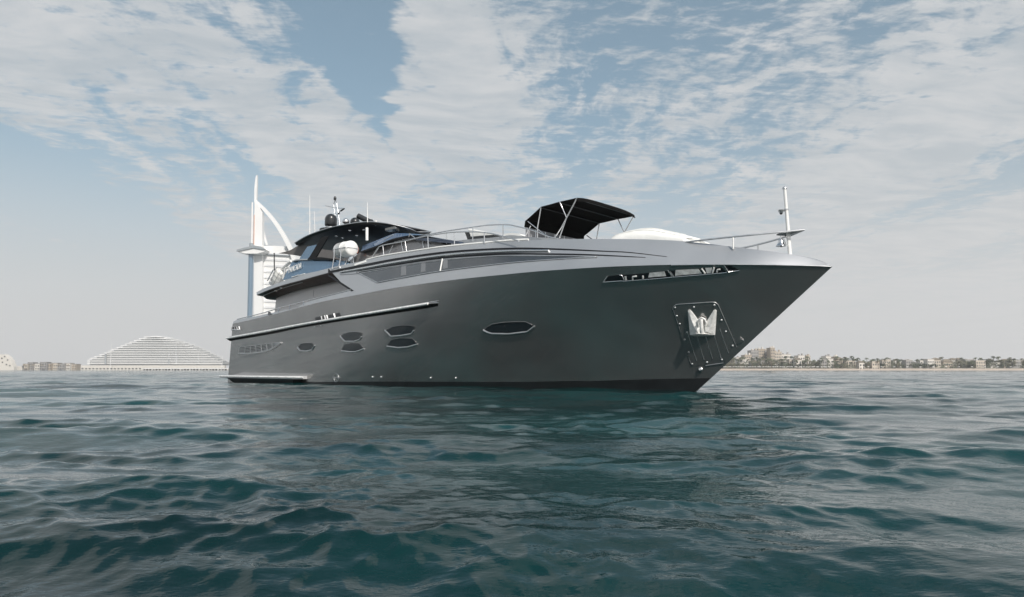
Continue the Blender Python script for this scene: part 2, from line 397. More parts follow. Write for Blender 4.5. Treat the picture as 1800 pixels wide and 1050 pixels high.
# knuckle highlight bead along the sheer
e = MB(); e.tube([H(p.x, p.y) + Vector((0, -.008, 0)) for p in cr([p for p in A_PX if p[0] > 1100] + [(1461, 469)], 40)], .022, 6); e.build('sheer_bead', SATIN, Y)
# flybridge overhang
fb_t = [UP(p.x, p.y) for p in cr(B_AFT, 14)]
fb_b = [UP(p.x, p.y) for p in cr([(453.5, 518), (475, 509), (501, 500.5), (535, 491.5), (560, 484.5), (577, 480)], 14)]
k = MB()
mr = lambda L_: [Vector((q.x, -q.y, q.z)) for q in L_]
xa = fb_t[0].x
def ring(L_, z_in=0):
    a = L_[0]; n = 7; arc = []
    for i in range(1, n):                                   # rounded aft end, elliptic in plan
        t = pi / 2 * i / n; arc.append(Vector((a.x - .9 * sin(t), a.y * cos(t) if False else a.y * (1 - .0 * t) + 1.2 * (1 - cos(t)), a.z)))
    side = list(reversed(L_)) + arc
    return side + list(reversed(mr(side)))
rt, rb = ring(fb_t), ring(fb_b)
k.grid([rt, rb], True); fascia = k.build('flybridge_fascia', UPPER, Y)
zf = fb_b[0].z
k = MB(); n = len(rb) // 2
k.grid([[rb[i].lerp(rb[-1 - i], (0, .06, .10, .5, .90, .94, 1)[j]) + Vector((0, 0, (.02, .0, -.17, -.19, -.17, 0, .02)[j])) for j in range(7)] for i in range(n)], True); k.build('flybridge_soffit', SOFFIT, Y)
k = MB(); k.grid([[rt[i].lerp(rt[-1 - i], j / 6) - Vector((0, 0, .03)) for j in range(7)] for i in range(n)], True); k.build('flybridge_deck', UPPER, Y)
print('overhang', fb_t[0], fb_t[-1], fb_b[0], fb_b[-1])
# soffit trim ring and lights
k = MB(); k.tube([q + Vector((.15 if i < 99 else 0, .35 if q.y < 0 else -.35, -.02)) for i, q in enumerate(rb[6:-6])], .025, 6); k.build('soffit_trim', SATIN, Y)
for a, b in ((485, 511), (507, 519), (495, 506)):
    q = onZ(a, b, zf - .02); k = MB(); k.lathe([(.09, 0), (.09, -.03), (.05, -.04)], 12, Matrix.Translation(q)); k.build('downlight', STEEL, Y)
# saloon walls behind the side deck
q0, q1 = onZ(487, 525, zf + .0), onZ(600, 499.5, zf + .1); yw = -(abs(q0.y) + abs(q1.y)) / 2
print('wall', q0, q1)
yw = -2.0
k = MB(); x0 = onY(486, 526, yw).x
k.slab([[Vector((x0 - .35, yw, 3.0)), Vector((x0 - .0, yw, zf + .1))], [Vector((x0 + 9, yw, 3.0)), Vector((x0 + 9, yw, fb_b[-1].z + .05))]],
       [[Vector((x0 - .35, -yw, 3.0)), Vector((x0 - .0, -yw, zf + .1))], [Vector((x0 + 9, -yw, 3.0)), Vector((x0 + 9, -yw, fb_b[-1].z + .05))]]); k.build('saloon_wall', WALLP, Y)
k = MB(); k.tube([onY(550, 509, yw - .02), onY(550.5, 522, yw - .02)], .018, 6); k.build('wall_seam', SATIN, Y)
k = MB(); k.patch([(575.5, 484.3), (579, 483)], [(618, 512.5), (622, 511)], UP, 3, 12, .012, .03, curve=False).build('wing_edge', GROOVE, Y)
# grooves, light strips and the long side window
C_T = [(577, 477), (610, 470.5), (643, 464), (700, 453.5), (790, 441.5), (890, 435.8), (963, 436.3), (1063, 441), (1107, 443.3), (1172, 451)]
C_B = [(577, 481), (610, 474.5), (643, 468.5), (700, 457.5), (790, 445), (890, 438.8), (963, 439), (1063, 442.6), (1107, 444.6), (1172, 451.6)]
D_T = [(627, 476.8), (640, 474.5), (700, 463.5), (782, 451.8), (873, 445.6), (940, 445.3), (1030, 446.8), (1113, 451.0), (1135, 452.6)]
D_B = [(627, 480.2), (640, 478), (700, 467), (782, 455.5), (873, 448.6), (940, 448.2), (1030, 449.0), (1113, 452.2), (1135, 453.2)]
MB().patch(C_T, C_B, UP, 70, 3, .012, .05, mirror=True).build('upper_groove', GROOVE, Y)
MB().patch(D_T, D_B, UP, 60, 3, .012, .05, mirror=True).build('lower_groove', GROOVE, Y)
k = MB(); k.tube([UP(p.x, p.y) + Vector((0, -.05, 0)) for p in cr([(600, 478.5), (643, 471.5), (700, 461), (790, 448.3), (890, 442), (966, 441)], 50)], .045, 8); k.build('chrome_strip', STEEL, Y)
W_T = [(628, 478.5), (680, 470.5), (782, 456), (890, 449.6), (963, 449.5), (1010, 450.5), (1048, 452)]
W_B = [(664, 497), (700, 490), (775, 477), (890, 463), (963, 457), (1010, 454), (1050, 452.4)]
W_T2 = cr(W_T, 60); W_B2 = cr(W_B, 60)
MB().patch(W_T, W_B, UP, 60, 5, .008, .05, mirror=True).build('side_window', SGLASS, Y)
k = MB(); loop = [UP(p.x, p.y) + Vector((0, -.02, 0)) for p in W_T2 + W_B2[::-1] + [W_T2[0]]]; k.tube(loop, .022, 6); k.build('window_trim', SATIN, Y)
k = MB(); k.tube([UP(778.6, 455.5) + Vector((0, -.03, 0)), UP(774.5, 477) + Vector((0, -.03, 0))], .03, 6); k.build('window_mullion', WHITE, Y)
for a, b, c, d in ((706, 467, 714, 485), (741, 463, 748, 479), (780, 458, 787, 473)):
    MB().patch([(a, b), (c, b - 1)], [(a - 1, d), (c, d - 1.5)], UP, 3, 3, .014, .02, curve=False).build('window_blind', BLIND, Y)
for yy in (-.0,):
    e = MB(); e.tube([UP(p.x, p.y) + Vector((0, -.015, 0)) for p in cr([(598, 483), (640, 479.7), (700, 469), (782, 457.4), (873, 450.6), (940, 450), (1048, 451)], 30)], .015, 6); e.build('trim_line', SATIN, Y)
# rubbing strake
R_T = [(403, 593), (430, 588.5), (480, 579.5), (528, 570.5), (600, 558), (680, 544.8), (740, 535), (771, 530)]
R_B = [(404.5, 600), (430, 595.5), (480, 587), (528, 577), (600, 565), (680, 553), (740, 544), (770, 538.5)]
T = cr(R_T, 60); B_ = cr(R_B, 60); prof = ((0, 0), (.08, .10), (.22, .17), (.42, .19), (.62, .14), (.82, .06), (1, 0))
k = MB(); G = [[H(*(T[i].lerp(B_[i], f)).xy) + Vector((0, -o * (1 if i < 59 else .0), 0)) for f, o in prof] for i in range(60)]
k.grid([r[:5] for r in G]); k.grid([mr(r[:5]) for r in G], flip=True)
for i in (0, 59): k.add(G[i], [tuple(range(len(G[i])))])
rub = k.build('rubbing_strake', HULL, Y); k = MB(); k.grid([[q + Vector((0, -.004, 0)) for q in r[3:]] for r in G]); k.grid([mr([q + Vector((0, -.004, 0)) for q in r[3:]]) for r in G], flip=True); k.build('rubber_lip', RUBBER, rub)
MB().tube([H(*(T[i].lerp(B_[i], .30)).xy) + Vector((0, -.185, 0)) for i in range(58)], .058, 8).build('strake_chrome', GEAR, rub)
MB().tube([H(T[i].x, T[i].y - .8) + Vector((0, -.02, 0)) for i in range(60)], .02, 6).build('strake_bead', SATIN, rub)
# portholes
def porthole(px, lip, name='porthole', glass=GLASS, lipw=.07):
    f = MB(); f.poly(px, H, .010, .05); o = f.build(name, glass, Y)
    L_ = [H(*p) + Vector((0, -.02, 0)) for p in [px[i] for i in lip]]
    c = MB(); c.tube(ev(L_, 24), lipw / 2, 6); c.build('lower_lip', SATIN, o)  # bright strip paints in the light caught by the lower ledge
    rest = [H(*p) + Vector((0, -.012, 0)) for p in px] ; c = MB(); c.tube(rest + rest[:1], .009, 6); c.build('frame', HULL, o); return o
porthole([(523.6, 610.5), (528.6, 604.4), (538, 603), (549, 603.0), (553.5, 607.8), (549, 615.5), (537.8, 617.6), (528, 616.5)], (0, 7, 6, 5, 4))
porthole([(598.7, 590.7), (606, 586.5), (614.7, 584), (625, 583.3), (638, 585.3), (636, 592), (633, 597.5), (622.7, 600.4), (607, 600.4), (602, 595.5)], (0, 9, 8, 7, 6, 5))
porthole([(600.7, 617), (602.5, 611), (606, 605.2), (620, 603.2), (632, 603.7), (640.7, 613.3), (633, 616.5), (625, 618.7), (614.7, 618.7)], (0, 8, 7, 6, 5))
porthole([(677, 580.7), (690.7, 574.5), (706.7, 572), (718, 572), (730.7, 574), (728, 581), (724, 587), (705, 590.3), (688, 591.7), (682.5, 586)], (0, 9, 8, 7, 6, 5))
porthole([(681, 609), (684.5, 602), (689, 597), (704, 594.6), (725, 595), (730, 600), (734.7, 605.3), (717, 610.4), (700, 611.5)], (0, 8, 7, 6))
porthole([(850, 580.4), (857, 574.5), (866, 570), (884, 567), (905, 566), (924, 566), (932, 569.5), (940, 573.8), (928, 583.5), (895.6, 587.4), (864.4, 586.8), (856, 584)], (0, 11, 10, 9, 8, 7), lipw=.075)
# engine room air grille
gt = [(422.5, 611), (440, 608.8), (460, 606.3), (480, 603.7), (495, 601.8)]; gb = [(421, 621.8), (440, 621.5), (455, 619.8), (470, 617), (482, 611.8), (495, 602.6)]
g = MB().patch(gt, gb, H, 24, 3, .006, .04).build('air_grille', DARK, Y)
GT, GB = cr(gt, 40), cr(gb, 40)
c = MB()
for j in range(6): c.tube([H(*(GT[i].lerp(GB[i], j / 5)).xy) + Vector((0, -.03, 0)) for i in range(0, 40, 3)], .020 if j < 5 else .045, 5)
for i in range(0, 38, 5): c.tube([H(*GT[i].xy) + Vector((0, -.03, 0)), H(*GB[i].xy) + Vector((0, -.03, 0))], .022, 5)
c.build('grille_bars', SATIN, g)
# fairlead openings
def opening(top, bot, divs, name='fairlead'):
    o = MB().patch(top, bot, H, 12, 3, .008, .05, curve=False).build(name, DARK, Y); T, B = lin(top, 60), lin(bot, 60)
    for d_ in divs: i = int(d_ * 59); MB().tube([H(*T[i].xy) + Vector((0, -.03, 0)), H(*B[i].xy) + Vector((0, -.03, 0))], .035, 6).build('fairlead_bar', SATIN, o)
    return o
o = opening([(554, 558.3), (566, 556), (580, 553.5), (597, 549.8)], [(554.5, 563.5), (566, 562.5), (582, 559.5), (599.5, 556.5)], (.28, .42, .5, .78))
o = opening([(408.5, 575.2), (423, 574.3)], [(408, 580), (424.5, 580)], (.05, .35, .6, .85))
MB().tube([H(408, 580) + Vector((0, -.04, 0)), H(424.5, 580) + Vector((0, -.04, 0))], .04, 6).build('fairlead_sill', STEEL, o)
for a, b in ((555, 574.5), (565.5, 572.7), (656, 663), (671, 663), (758, 664.5), (802, 664.8)):
    q = H(a, b); k = MB(); k.lathe([(.038, 0), (.038, .06), (.015, .07)], 10, Matrix.Translation(q + Vector((0, .0, 0))) @ Matrix.Rotation(pi / 2, 4, 'X')); k.build('through_hull_fitting', STEEL, Y)
k = MB(); q = H(592, 664.5); k.tube([q + Vector((.2 * cos(t / 20 * 2 * pi), -.03, .2 * sin(t / 20 * 2 * pi))) for t in range(21)], .014, 5); k.tube([q + Vector((-.3, -.03, 0)), q + Vector((.3, -.03, 0))], .014, 5); k.build('load_line_mark', SATIN, Y)
# swim platform and side sponson
k = MB(); ys = -4.05; xa_ = onY(387, 660, ys).x; xb_ = onY(523, 660, ys).x; zt = .44
print('platform', xa_, xb_, onY(387, 660, ys).z)
pts = [Vector((xa_, ys, zt)), Vector((xb_ - .5, ys, zt)), Vector((xb_, ys + .35, zt)), Vector((xb_, -3.0, zt)), Vector((xa_ + .1, -3.0, zt))]
for s2 in (1, -1): k.extr([Vector((p.x, p.y * s2, p.z)) for p in pts], (0, 0, -.16))
k.box((xa_ + .1, -3.0, zt - .16), (XS_BOT + .4, 3.0, zt - .001)); pl = k.build('swim_platform', mat('platform_grey', (.55, .56, .57), .4, .3), Y)
k = MB(); k.tube([Vector((xa_, ys - .03, zt - .07)), Vector((xb_ - .5, ys - .03, zt - .07)), Vector((xb_, ys + .32, zt - .07))], .045, 8); k.build('platform_edge', GEAR, pl)
k = MB(); k.extr([Vector((xa_ + .8, ys + .05, zt - .16)), Vector((xb_ - .6, ys + .05, zt - .16)), Vector((xb_ - 1.2, -3.4, -.6)), Vector((xa_ + 2.4, -3.4, -.6))], (0, .5, 0)); k.build('platform_underside', ANTI, pl)
# bow mooring recess with its chrome frames
MB().poly([(1062.5, 495.5), (1069, 486), (1092, 483.2), (1097, 493.8)], H, .006, .05).build('mooring_recess', DARK, Y)
rec = MB().patch([(1092, 484), (1150, 479), (1175, 476.5), (1230, 473), (1269, 470)], [(1098, 494), (1150, 490), (1180, 487.3), (1230, 483), (1277, 479)], H, 24, 3, .006, .05).build('mooring_recess', DARK, Y)
MB().poly([(1275, 467.6), (1285, 466.8), (1300, 475.8), (1280, 478)], H, .006, .05).build('mooring_recess', DARK, Y)
k = MB()
for path in ([(1061, 496.5), (1092, 494.2), (1098, 494.8), (1150, 490.7), (1180, 488), (1230, 483.8), (1278, 479.7)], [(1061, 496.5), (1068, 486.3)], [(1089, 484), (1094, 484.5), (1098, 494.5)], [(1273, 467), (1281, 478.6), (1300, 476.2)], [(1174, 476), (1183, 488)], [(1178, 478), (1184, 486)]):
    k.tube([H(*p) + Vector((0, -.015, 0)) for p in path], .018, 6)
k.build('recess_frame', STEEL, rec)
k = MB()
for quad in ([(1098, 486), (1101, 485.5), (1102, 492.5), (1099.5, 493)], [(1188, 475.5), (1202, 474.7), (1202, 483.5), (1187, 485)], [(1202, 474.7), (1228, 473.2), (1234, 481), (1202, 483.5)], [(1142, 480), (1168, 477.5), (1171, 485.5), (1140, 488)], [(1240, 471.5), (1252, 470.5), (1250, 480.2), (1243, 480.8)]):
    MB().poly(quad, H, .014, .02).build('mooring_gear', GEAR, rec)
for path in ([(1113, 492), (1113, 487), (1120, 486)], [(1131, 490), (1131, 485.5)], [(1234, 473), (1240, 481)], [(1256, 471), (1253, 480)], [(1261, 479), (1262, 474.5), (1267, 474)]): MB().tube([H(*p) + Vector((0, -.03, 0)) for p in path], .03, 6).build('mooring_cleat', GEAR, rec)
# anchor pocket plate
def rlin(px, off, n=2): return [H(p.x, p.y) + Vector((0, -off, 0)) for p in lin(px, n)]
AP = [(1183, 542), (1184.5, 537.5), (1190, 535.5), (1220, 533.6), (1252, 531.3), (1258, 532), (1263, 536), (1275, 566), (1290, 601), (1297, 611), (1276, 636), (1245, 641), (1217, 644), (1204, 612), (1192, 574)]
plate = MB().poly(AP, H, .012, .04).build('anchor_plate', HULL, Y)
k = MB(); k.tube([H(*p) + Vector((0, -.015, 0)) for p in lin([(1183, 545), (1184.5, 537.5), (1190, 535.5), (1252, 531.3), (1258, 532), (1263, 536), (1295, 610)], 30)], .010, 5); k.tube(rlin([(1241, 643), (1272, 638.5)], .02, 4), .014, 5)
k.tube(rlin([(1184, 545), (1215, 640)], .014, 8), .007, 5); k.build('plate_edge', SATIN, plate)
k = MB()
for a, b in (((1209, 585), (1225, 634)), ((1226, 592), (1238, 632.5)), ((1241, 592), (1253, 631)), ((1256, 590), (1268, 630)), ((1266, 578.5), (1281, 621))): k.tube(rlin([a, b], .022, 6), .011, 5)
k.build('guide_rods', SATIN, plate)
for a, b in ((1187, 541), (1220, 540), (1256, 536.5), (1190, 555.5), (1195, 569.5), (1204, 597), (1211, 619), (1217, 640), (1243, 637), (1269, 632.5), (1268.5, 563), (1276, 583), (1288, 608), (1208, 584.5)):
    q = H(a, b); k = MB(); k.lathe([(.036, 0), (.032, .03), (.015, .04)], 8, Matrix.Translation(q) @ Matrix.Rotation(pi / 2, 4, 'X')); k.build('bolt', SATIN, plate)
q = H(1232, 649.5); MB().lathe([(.09, 0), (.085, .06), (.04, .08)], 12, Matrix.Translation(q) @ Matrix.Rotation(pi / 2, 4, 'X')).build('hull_light', STEEL, Y)
MB().tube([H(1303, 596) + Vector((0, -.1, 0)), H(1308, 599) + Vector((0, -.03, 0))], .014, 5).build('eye_bolt', STEEL, Y)
#FITTINGS
# ------------------------------------------------------------------ flybridge deck fittings (parts of the yacht)
def tb(name, pts, r, m=None, parent=Y, n=8, sm=24):
    m = m or STEEL
    return MB().tube(cr(pts, sm) if len(pts) > 2 else [Vector(p) for p in pts], r, n).build(name, m, parent)
tb('toe_rail', [UP(a, b) + Vector((0, .03, .03)) for a, b in ((643, 458), (675, 450.5), (750, 439), (788, 434), (885, 425), (928, 422.6))], .05, WHITE)
k = MB().patch([(623, 464.5), (643, 457.5)], [(624, 467.5), (644, 461)], UP, 4, 2, .02, .12, curve=False).build('cleat_plate', WHITE, Y)
ysr = -3.05
def rail_set(name, pts, posts, r=.026):
    o = MB().tube([onY(a, b, ysr if name == 'guard_rail' else ysr + .75) for a, b in [(p.x, p.y) for p in cr(pts, 50)]], r, 8).build(name, STEEL, Y)
    for (a, b), (c, d) in posts:
        yy = ysr if name == 'guard_rail' else ysr + .75
        MB().tube([onY(a, b, yy), onY(c, d, yy)], r * .95, 8).build('stanchion', STEEL, o)
rail_set('guard_rail', [(654, 453), (660, 443), (666, 434.5), (680, 430), (707, 425), (743, 416.5), (775, 411), (800, 408.3), (830, 407.8), (850, 408.8), (872, 412.5), (895, 418.5), (912, 424)],
         (((673, 432), (675, 450)), ((712, 424), (715, 444)), ((752, 415), (753, 437.5)), ((798.5, 409), (799, 433)), ((851, 409), (852, 428.5))))
rail_set('upper_guard_rail', [(693, 425), (715, 420.5), (740, 415), (785, 406.5), (832, 399.5), (860, 396), (890, 395.2), (907, 398), (940, 406.5), (965, 416), (983, 420)],
         (((705, 422.5), (709, 443.5)), ((742, 414.5), (744.5, 436)), ((784.8, 406.5), (785, 429.5)), ((831, 399.7), (831, 423.5)), ((883.8, 395.5), (884, 418.5))))
tb('brace_rod', [onY(912, 424, ysr), onY(896, 419, ysr)], .02)
# aft side-deck rail
ra = [(417, 561.5), (460, 551), (490, 542), (530, 531.5), (570, 521.5), (617, 510)]
def yrail(a, b): 
    q = UP(a, b); return q
k = MB().tube([yrail(p.x, p.y) for p in cr(ra, 30)], .03, 8).build('side_rail', STEEL, Y)
for (a, b), (c, d) in (((489.8, 542), (489.8, 549)), ((509, 537), (509.3, 545)), ((534, 530.5), (534, 537))): MB().tube([yrail(a, b), yrail(c, d)], .028, 6).build('stanchion', STEEL, k)
MB().poly([(471.5, 554), (472, 548.5), (479, 552.8)], UP, .03, .12).build('fairlead_horn', DARK, Y)
# raised inner coaming, pilothouse and windshield (closed bodies across the boat)
def across(top, bot, y, name, m, n=24, tum=0.0, thick=None, parent=Y):
    T_, B2 = cr(top, n) if len(top) > 2 else lin(top, n), cr(bot, n) if len(bot) > 2 else lin(bot, n)
    k = MB(); a = [onY(p.x, p.y, y + tum) for p in T_]; b = [onY(p.x, p.y, y) for p in B2]
    mm = lambda L_: [Vector((q.x, -q.y, q.z)) for q in L_]
    if thick:
        f = lambda L_, s_: [Vector((q.x, q.y + s_ * thick, q.z)) for q in L_]
        k.slab([a, b], [f(a, 1), f(b, 1)]); k.tw = MB(); k.tw.slab([mm(a), mm(b)], [mm(f(a, 1)), mm(f(b, 1))])
    else:
        k.grid([b, a, mm(a), mm(b), b], False)
        k.add([a[0], b[0], mm(b)[0], mm(a)[0]], [(0, 1, 2, 3)]); k.add([a[-1], b[-1], mm(b)[-1], mm(a)[-1]], [(3, 2, 1, 0)])
    return k.build(name, m, parent)
across([(795, 424.5), (819, 421.5), (869, 417.5), (896, 413.6), (921, 416), (955, 418), (1000, 420)], [(790, 437), (830, 434), (870, 430), (900, 427), (925, 425), (955, 424), (1000, 425)], -2.2, 'raised_coaming', UPPER)
across([(636, 441), (660, 433), (690, 421.5), (720, 417.5), (755, 419)], [(600, 470), (643, 461), (690, 452), (740, 444), (797, 437)], -2.35, 'pilothouse', PGLASS, tum=.15)
across([(720, 416.8), (750, 418.6), (774, 420.2), (793, 422.4), (806, 424.6)], [(722, 421), (750, 424), (774, 426.5), (793, 428), (808, 428.5)], -2.5, 'windshield_brow', NAVY)
across([(638, 432), (660, 423.5), (690, 411.8), (703, 410.2), (737, 411.8)], [(634, 443.5), (660, 434), (690, 421), (715, 414.5), (741, 413.5)], -2.5, 'upper_windscreen', SLATE, tum=.2)
across([(634, 442.0), (660, 432.8), (690, 420), (715, 415.5), (745, 415.5)], [(633, 444.5), (660, 435.5), (690, 422.8), (715, 418), (745, 417.5)], -2.56, 'brow_seal', GROOVE)
for L_ in (((691, 413), (674, 422)), ((720, 411), (719, 417)), ((720, 411), (729, 418))): tb('wiper_arm', [onY(*L_[0], -2.62), onY(*L_[1], -2.62)], .022)
for L_ in (((666, 436), (655, 452)), ((691, 431), (684, 445))): tb('screen_stay', [onY(*L_[0], -2.42), onY(*L_[1], -2.42)], .02)
# aft wing carrying the yacht's name
wing = across([(513, 460.5), (521, 457), (545, 456), (575, 456.5), (606, 459)], [(497, 492.5), (520, 487.5), (558, 477.5), (590, 469.5), (615, 464)], -2.95, 'name_wing', SKYTINT, tum=.12)
across([(514, 459), (521, 456), (545, 455)], [(513, 461), (521, 458), (545, 457)], -2.98, 'wing_cap', SATIN, thick=.25)
across([(543, 452.5), (565, 452.5), (583, 455)], [(540, 457), (565, 456.6), (584, 457)], -2.99, 'wing_pad', GROOVE, thick=.5)
fc = bpy.data.curves.new('yacht_name', 'FONT'); fc.body = 'PANCADA'; fc.size = .62; fc.extrude = .01; fc.shear = .25; fc.space_character = 1.02
fo = bpy.data.objects.new('tmp', fc); S.collection.objects.link(fo); dg = bpy.context.evaluated_depsgraph_get(); me = bpy.data.meshes.new_from_object(fo.evaluated_get(dg)); bpy.data.objects.remove(fo)
a, b = onY(507, 480.6, -2.98), onY(530, 471.9, -2.93); me.name = 'name_lettering'
o = bpy.data.objects.new('name_lettering', me); S.collection.objects.link(o); me.materials.append(WHITE); o.parent = wing
w_ = max(v.co.x for v in me.vertices); ex = (b - a); ln = ex.length; ex.normalize(); up = Vector((0, .10, 1)); up = (up - ex * up.dot(ex)).normalized(); nz_ = ex.cross(up)
sc = ln / w_; R3 = Matrix((ex, up, nz_)).transposed().to_4x4(); o.matrix_local = Matrix.Translation(a + Vector((0, -.03, 0))) @ R3 @ Matrix.Diagonal((sc, .78, 1, 1))
k = MB().tube([onY(p.x, p.y, -3.0) for p in cr([(513, 487.5), (519, 486), (523, 484.2), (527, 484.2), (531, 482.8), (536, 481.4)], 12)], .03, 5).build('wing_emblem', WHITE, wing)
# hardtop
hA, hB = onY(518, 427.5, -2.75), onY(652, 390.5, -2.75); ZH = (hA.z + hB.z) / 2; fr = onZ(733, 407.5, ZH - .1)
print('hardtop', hA, hB, 'front port', fr, 'name', ln)
def ztop(x): t = (x - hA.x) / (hB.x - hA.x); return hA.z + (hB.z - hA.z) * min(max(t, 0), 1.3) + .35 * (1 - (2 * min(max(t, 0), 1) - 1) ** 2) * .6
out_ = []
for q in cr([(518, 427.5, -2.6), (530, 420, -2.75), (545, 412.5, -2.8), (575, 402, -2.75), (600, 396.3, -2.6), (625, 392, -2.3), (650, 390, -1.95), (680, 393, -1.5), (705, 398, -.95), (722, 403, -.5), (732, 407.5, -.0)], 40): out_.append(onY(q.x, q.y, min(q.z, 0)))
def topg(zo, ins):
    G = []
    for q in out_:
        w = abs(q.y) - ins; w = max(w, 0); G.append([Vector((q.x, -w + 2 * w * j / 8, q.z + zo + (.0 if zo < 0 else .03) * (1 - (j / 4 - 1) ** 2))) for j in range(9)])
    return G
k = MB(); tg, bgd = topg(.02, 0), topg(-.12, .10); bgd = [[Vector((q.x, q.y, q.z - .26 * sin(pi * min(i / 30, 1)) * sin(pi * j / 8) ** .5)) for j, q in enumerate(r_)] for i, r_ in enumerate(bgd)]; k.grid(tg); k.grid(bgd, flip=True)
k.grid([[r[0] for r in tg], [r[0] for r in bgd]], True); k.grid([[r[-1] for r in tg], [r[-1] for r in bgd]], True); k.grid([tg[0], bgd[0]], False); k.grid([tg[-1], bgd[-1]], False)
hard = k.build('hardtop', SOFFIT, Y)
k = MB(); k.tube([q + Vector((0, -.01, 0)) for q in out_], .028, 6); k.tube([Vector((q.x, -q.y + .01, q.z)) for q in out_], .028, 6); k.build('hardtop_edge', UPPER, hard)
zs = out_[14].z - .42
for a, b in ((573, 417.5), (591, 415), (602, 418), (627, 414), (640, 404), (615, 405)):
    q = onZ(a, b, zs); MB().lathe([(.08, 0), (.08, -.03), (.04, -.045)], 10, Matrix.Translation(q)).build('downlight', STEEL, hard)
k = MB(); k.extr([onZ(677, 401.5, zs), onZ(694, 398, zs), onZ(702, 403, zs), onZ(698, 405.5, zs), onZ(680, 403.5, zs)], (0, 0, -.12)); k.build('roof_hatch', BRGLASS, hard)
tb('hardtop_post', [onY(645, 400.5, -2.5), onY(645, 423, -2.5)], .075, WHITE)
across([(540, 434), (557, 430)], [(525.5, 456.5), (542, 456)], -2.6, 'arch_leg', SKYTINT, 4, thick=.10)
across([(565, 417), (577, 415.5)], [(541, 457), (553, 457)], -2.78, 'arch_brace', RUBBER, 4, thick=.06)
tb('arch_stay', [onY(577, 415.5, -2.6), onY(562, 437, -2.6)], .02)
# awning cloth, sagging aft of the hardtop
k = MB(); T_ = [onY(p.x, p.y, -2.3) for p in cr([(489.5, 445.5), (510, 440), (526.7, 431), (545, 432)], 14)]; Bt = [onY(p.x, p.y, -2.3) for p in cr([(489.5, 445.6), (508, 447.5), (527.5, 450.5), (545, 453)], 14)]
k.slab([T_, Bt], [[q + Vector((0, .03, 0)) for q in T_], [q + Vector((0, .03, 0)) for q in Bt]]); k.build('awning', AWN, Y)
k = MB(); T_ = [onY(a, b, 1.6) for a, b in ((552, 430), (580, 431), (612, 436))]; Bt = [onY(a, b, 1.6) for a, b in ((548, 457), (580, 458), (612, 460))]
k.slab([T_, Bt], [[q + Vector((0, .03, 0)) for q in T_], [q + Vector((0, .03, 0)) for q in Bt]]); k.build('awning', AWN, Y)
# instruments on the hardtop
def dome(px, py_base, w_px, h_px, y, name, m=BLK):
    b = onY(px, py_base, y); s_ = (EYE - MW @ b).length / FPX * .97; r = w_px * s_ / 2; h_ = h_px * s_
    k = MB(); pr = [(r * .45, -.5), (r * .45, 0), (r * .93, .0), (r, .06)]; c_ = max(h_ - r, .08); pr += [(r * cos(t / 10 * pi / 2), c_ + r * sin(t / 10 * pi / 2)) for t in range(0, 11)]
    pr[-1] = (0, c_ + r); k.lathe(pr, 28, Matrix.Translation(b)); o = k.build(name, m, hard); return o, b
dm, b = dome(581.5, 397.5, 21, 21.5, -1.7, 'satellite_dome'); MB().lathe([(.30, -.45), (.30, -.08)], 20, Matrix.Translation(b)).build('dome_foot', SATIN, dm)
MB().lathe([(.62, -.30), (.62, -.20)], 20, Matrix.Translation(b)).build('dome_plate', BLK, dm)
dome(624, 393.5, 17, 11, -1.0, 'satellite_dome'); dome(608, 392.5, 12, 7, -1.4, 'searchlight', SATIN)
k = MB(); c0 = onY(651, 392, -1.2); k.lathe([(.28, -.4), (.26, 0), (.12, .18)], 16, Matrix.Translation(c0)); rb_ = k.build('radar_base', BLK, hard)
k = MB(); a, b = onY(629, 379.5, -1.5), onY(655, 393, -1.0); k.tube([a, b], .15, 10); k.build('radar_scanner', BLK, rb_)
ym = -.9; L1 = [onY(586.5, 360, ym), onY(588, 374, ym), onY(593, 401, ym)]; L2 = [onY(592, 357, ym), onY(594.5, 374, ym), onY(598, 400, ym)]
k = MB()
k.tube(L1, .022, 6); k.tube(L2, .022, 6); k.tube([L1[0], onY(589, 352, ym), L2[0]], .02, 6)
for f in (.25, .5, .75): k.tube([L1[1].lerp(L1[2], f), L2[1].lerp(L2[2], f)], .018, 5); k.tube([L1[1].lerp(L1[2], f - .2), L2[1].lerp(L2[2], f)], .015, 5)
k.tube([onY(572, 362, ym), onY(587, 365, ym), onY(604, 367, ym)], .018, 5); k.tube([onY(594, 376, ym), onY(600, 369, ym)], .02, 5)
ms = k.build('signal_mast', SATIN, hard); k = MB(); b = onY(588.8, 352, ym); k.lathe([(.07, 0), (.08, .05), (.08, .16), (.04, .22)], 12, Matrix.Translation(b)); k.build('mast_light', BLK, ms)
k = MB(); k.tube([onY(599, 371, ym), onY(605, 367, ym)], .05, 6); k.tube([onY(594, 377, ym), onY(596.5, 374.5, ym)], .05, 6); k.build('wind_sensor', BLK, ms)
for (a, b), (c, d), r in (((544.6, 343), (544.6, 414), .030), ((552.4, 372), (553.6, 411), .022), ((646, 356), (646, 391), .028)): MB().tube([onY(a, b, -2.2), onY(c, d, -2.2)], r * .5, 6, r2=r).build('whip_antenna', WHITE, hard)
q = onY(661, 390.5, -1.6); MB().lathe([(.05, -.2), (.05, .06), (0, .1)], 10, Matrix.Translation(q)).build('deck_light', WHITE, hard)
tb('aft_pole', [onY(482, 445, -2.7), onY(482.3, 476, -2.7)], .035, BLK)
# crane arm at the aft end
k = MB(); a, b = onY(488, 480, -2.3), onY(512, 459, -2.3); k.tube([a, b], .10, 8); k.tube([onY(505, 462, -2.3), onY(497, 490, -2.3)], .06, 8); k.tube([onY(498, 474, -2.3), onY(508, 470, -2.3)], .05, 6); k.build('crane_arm', WHITE, Y)
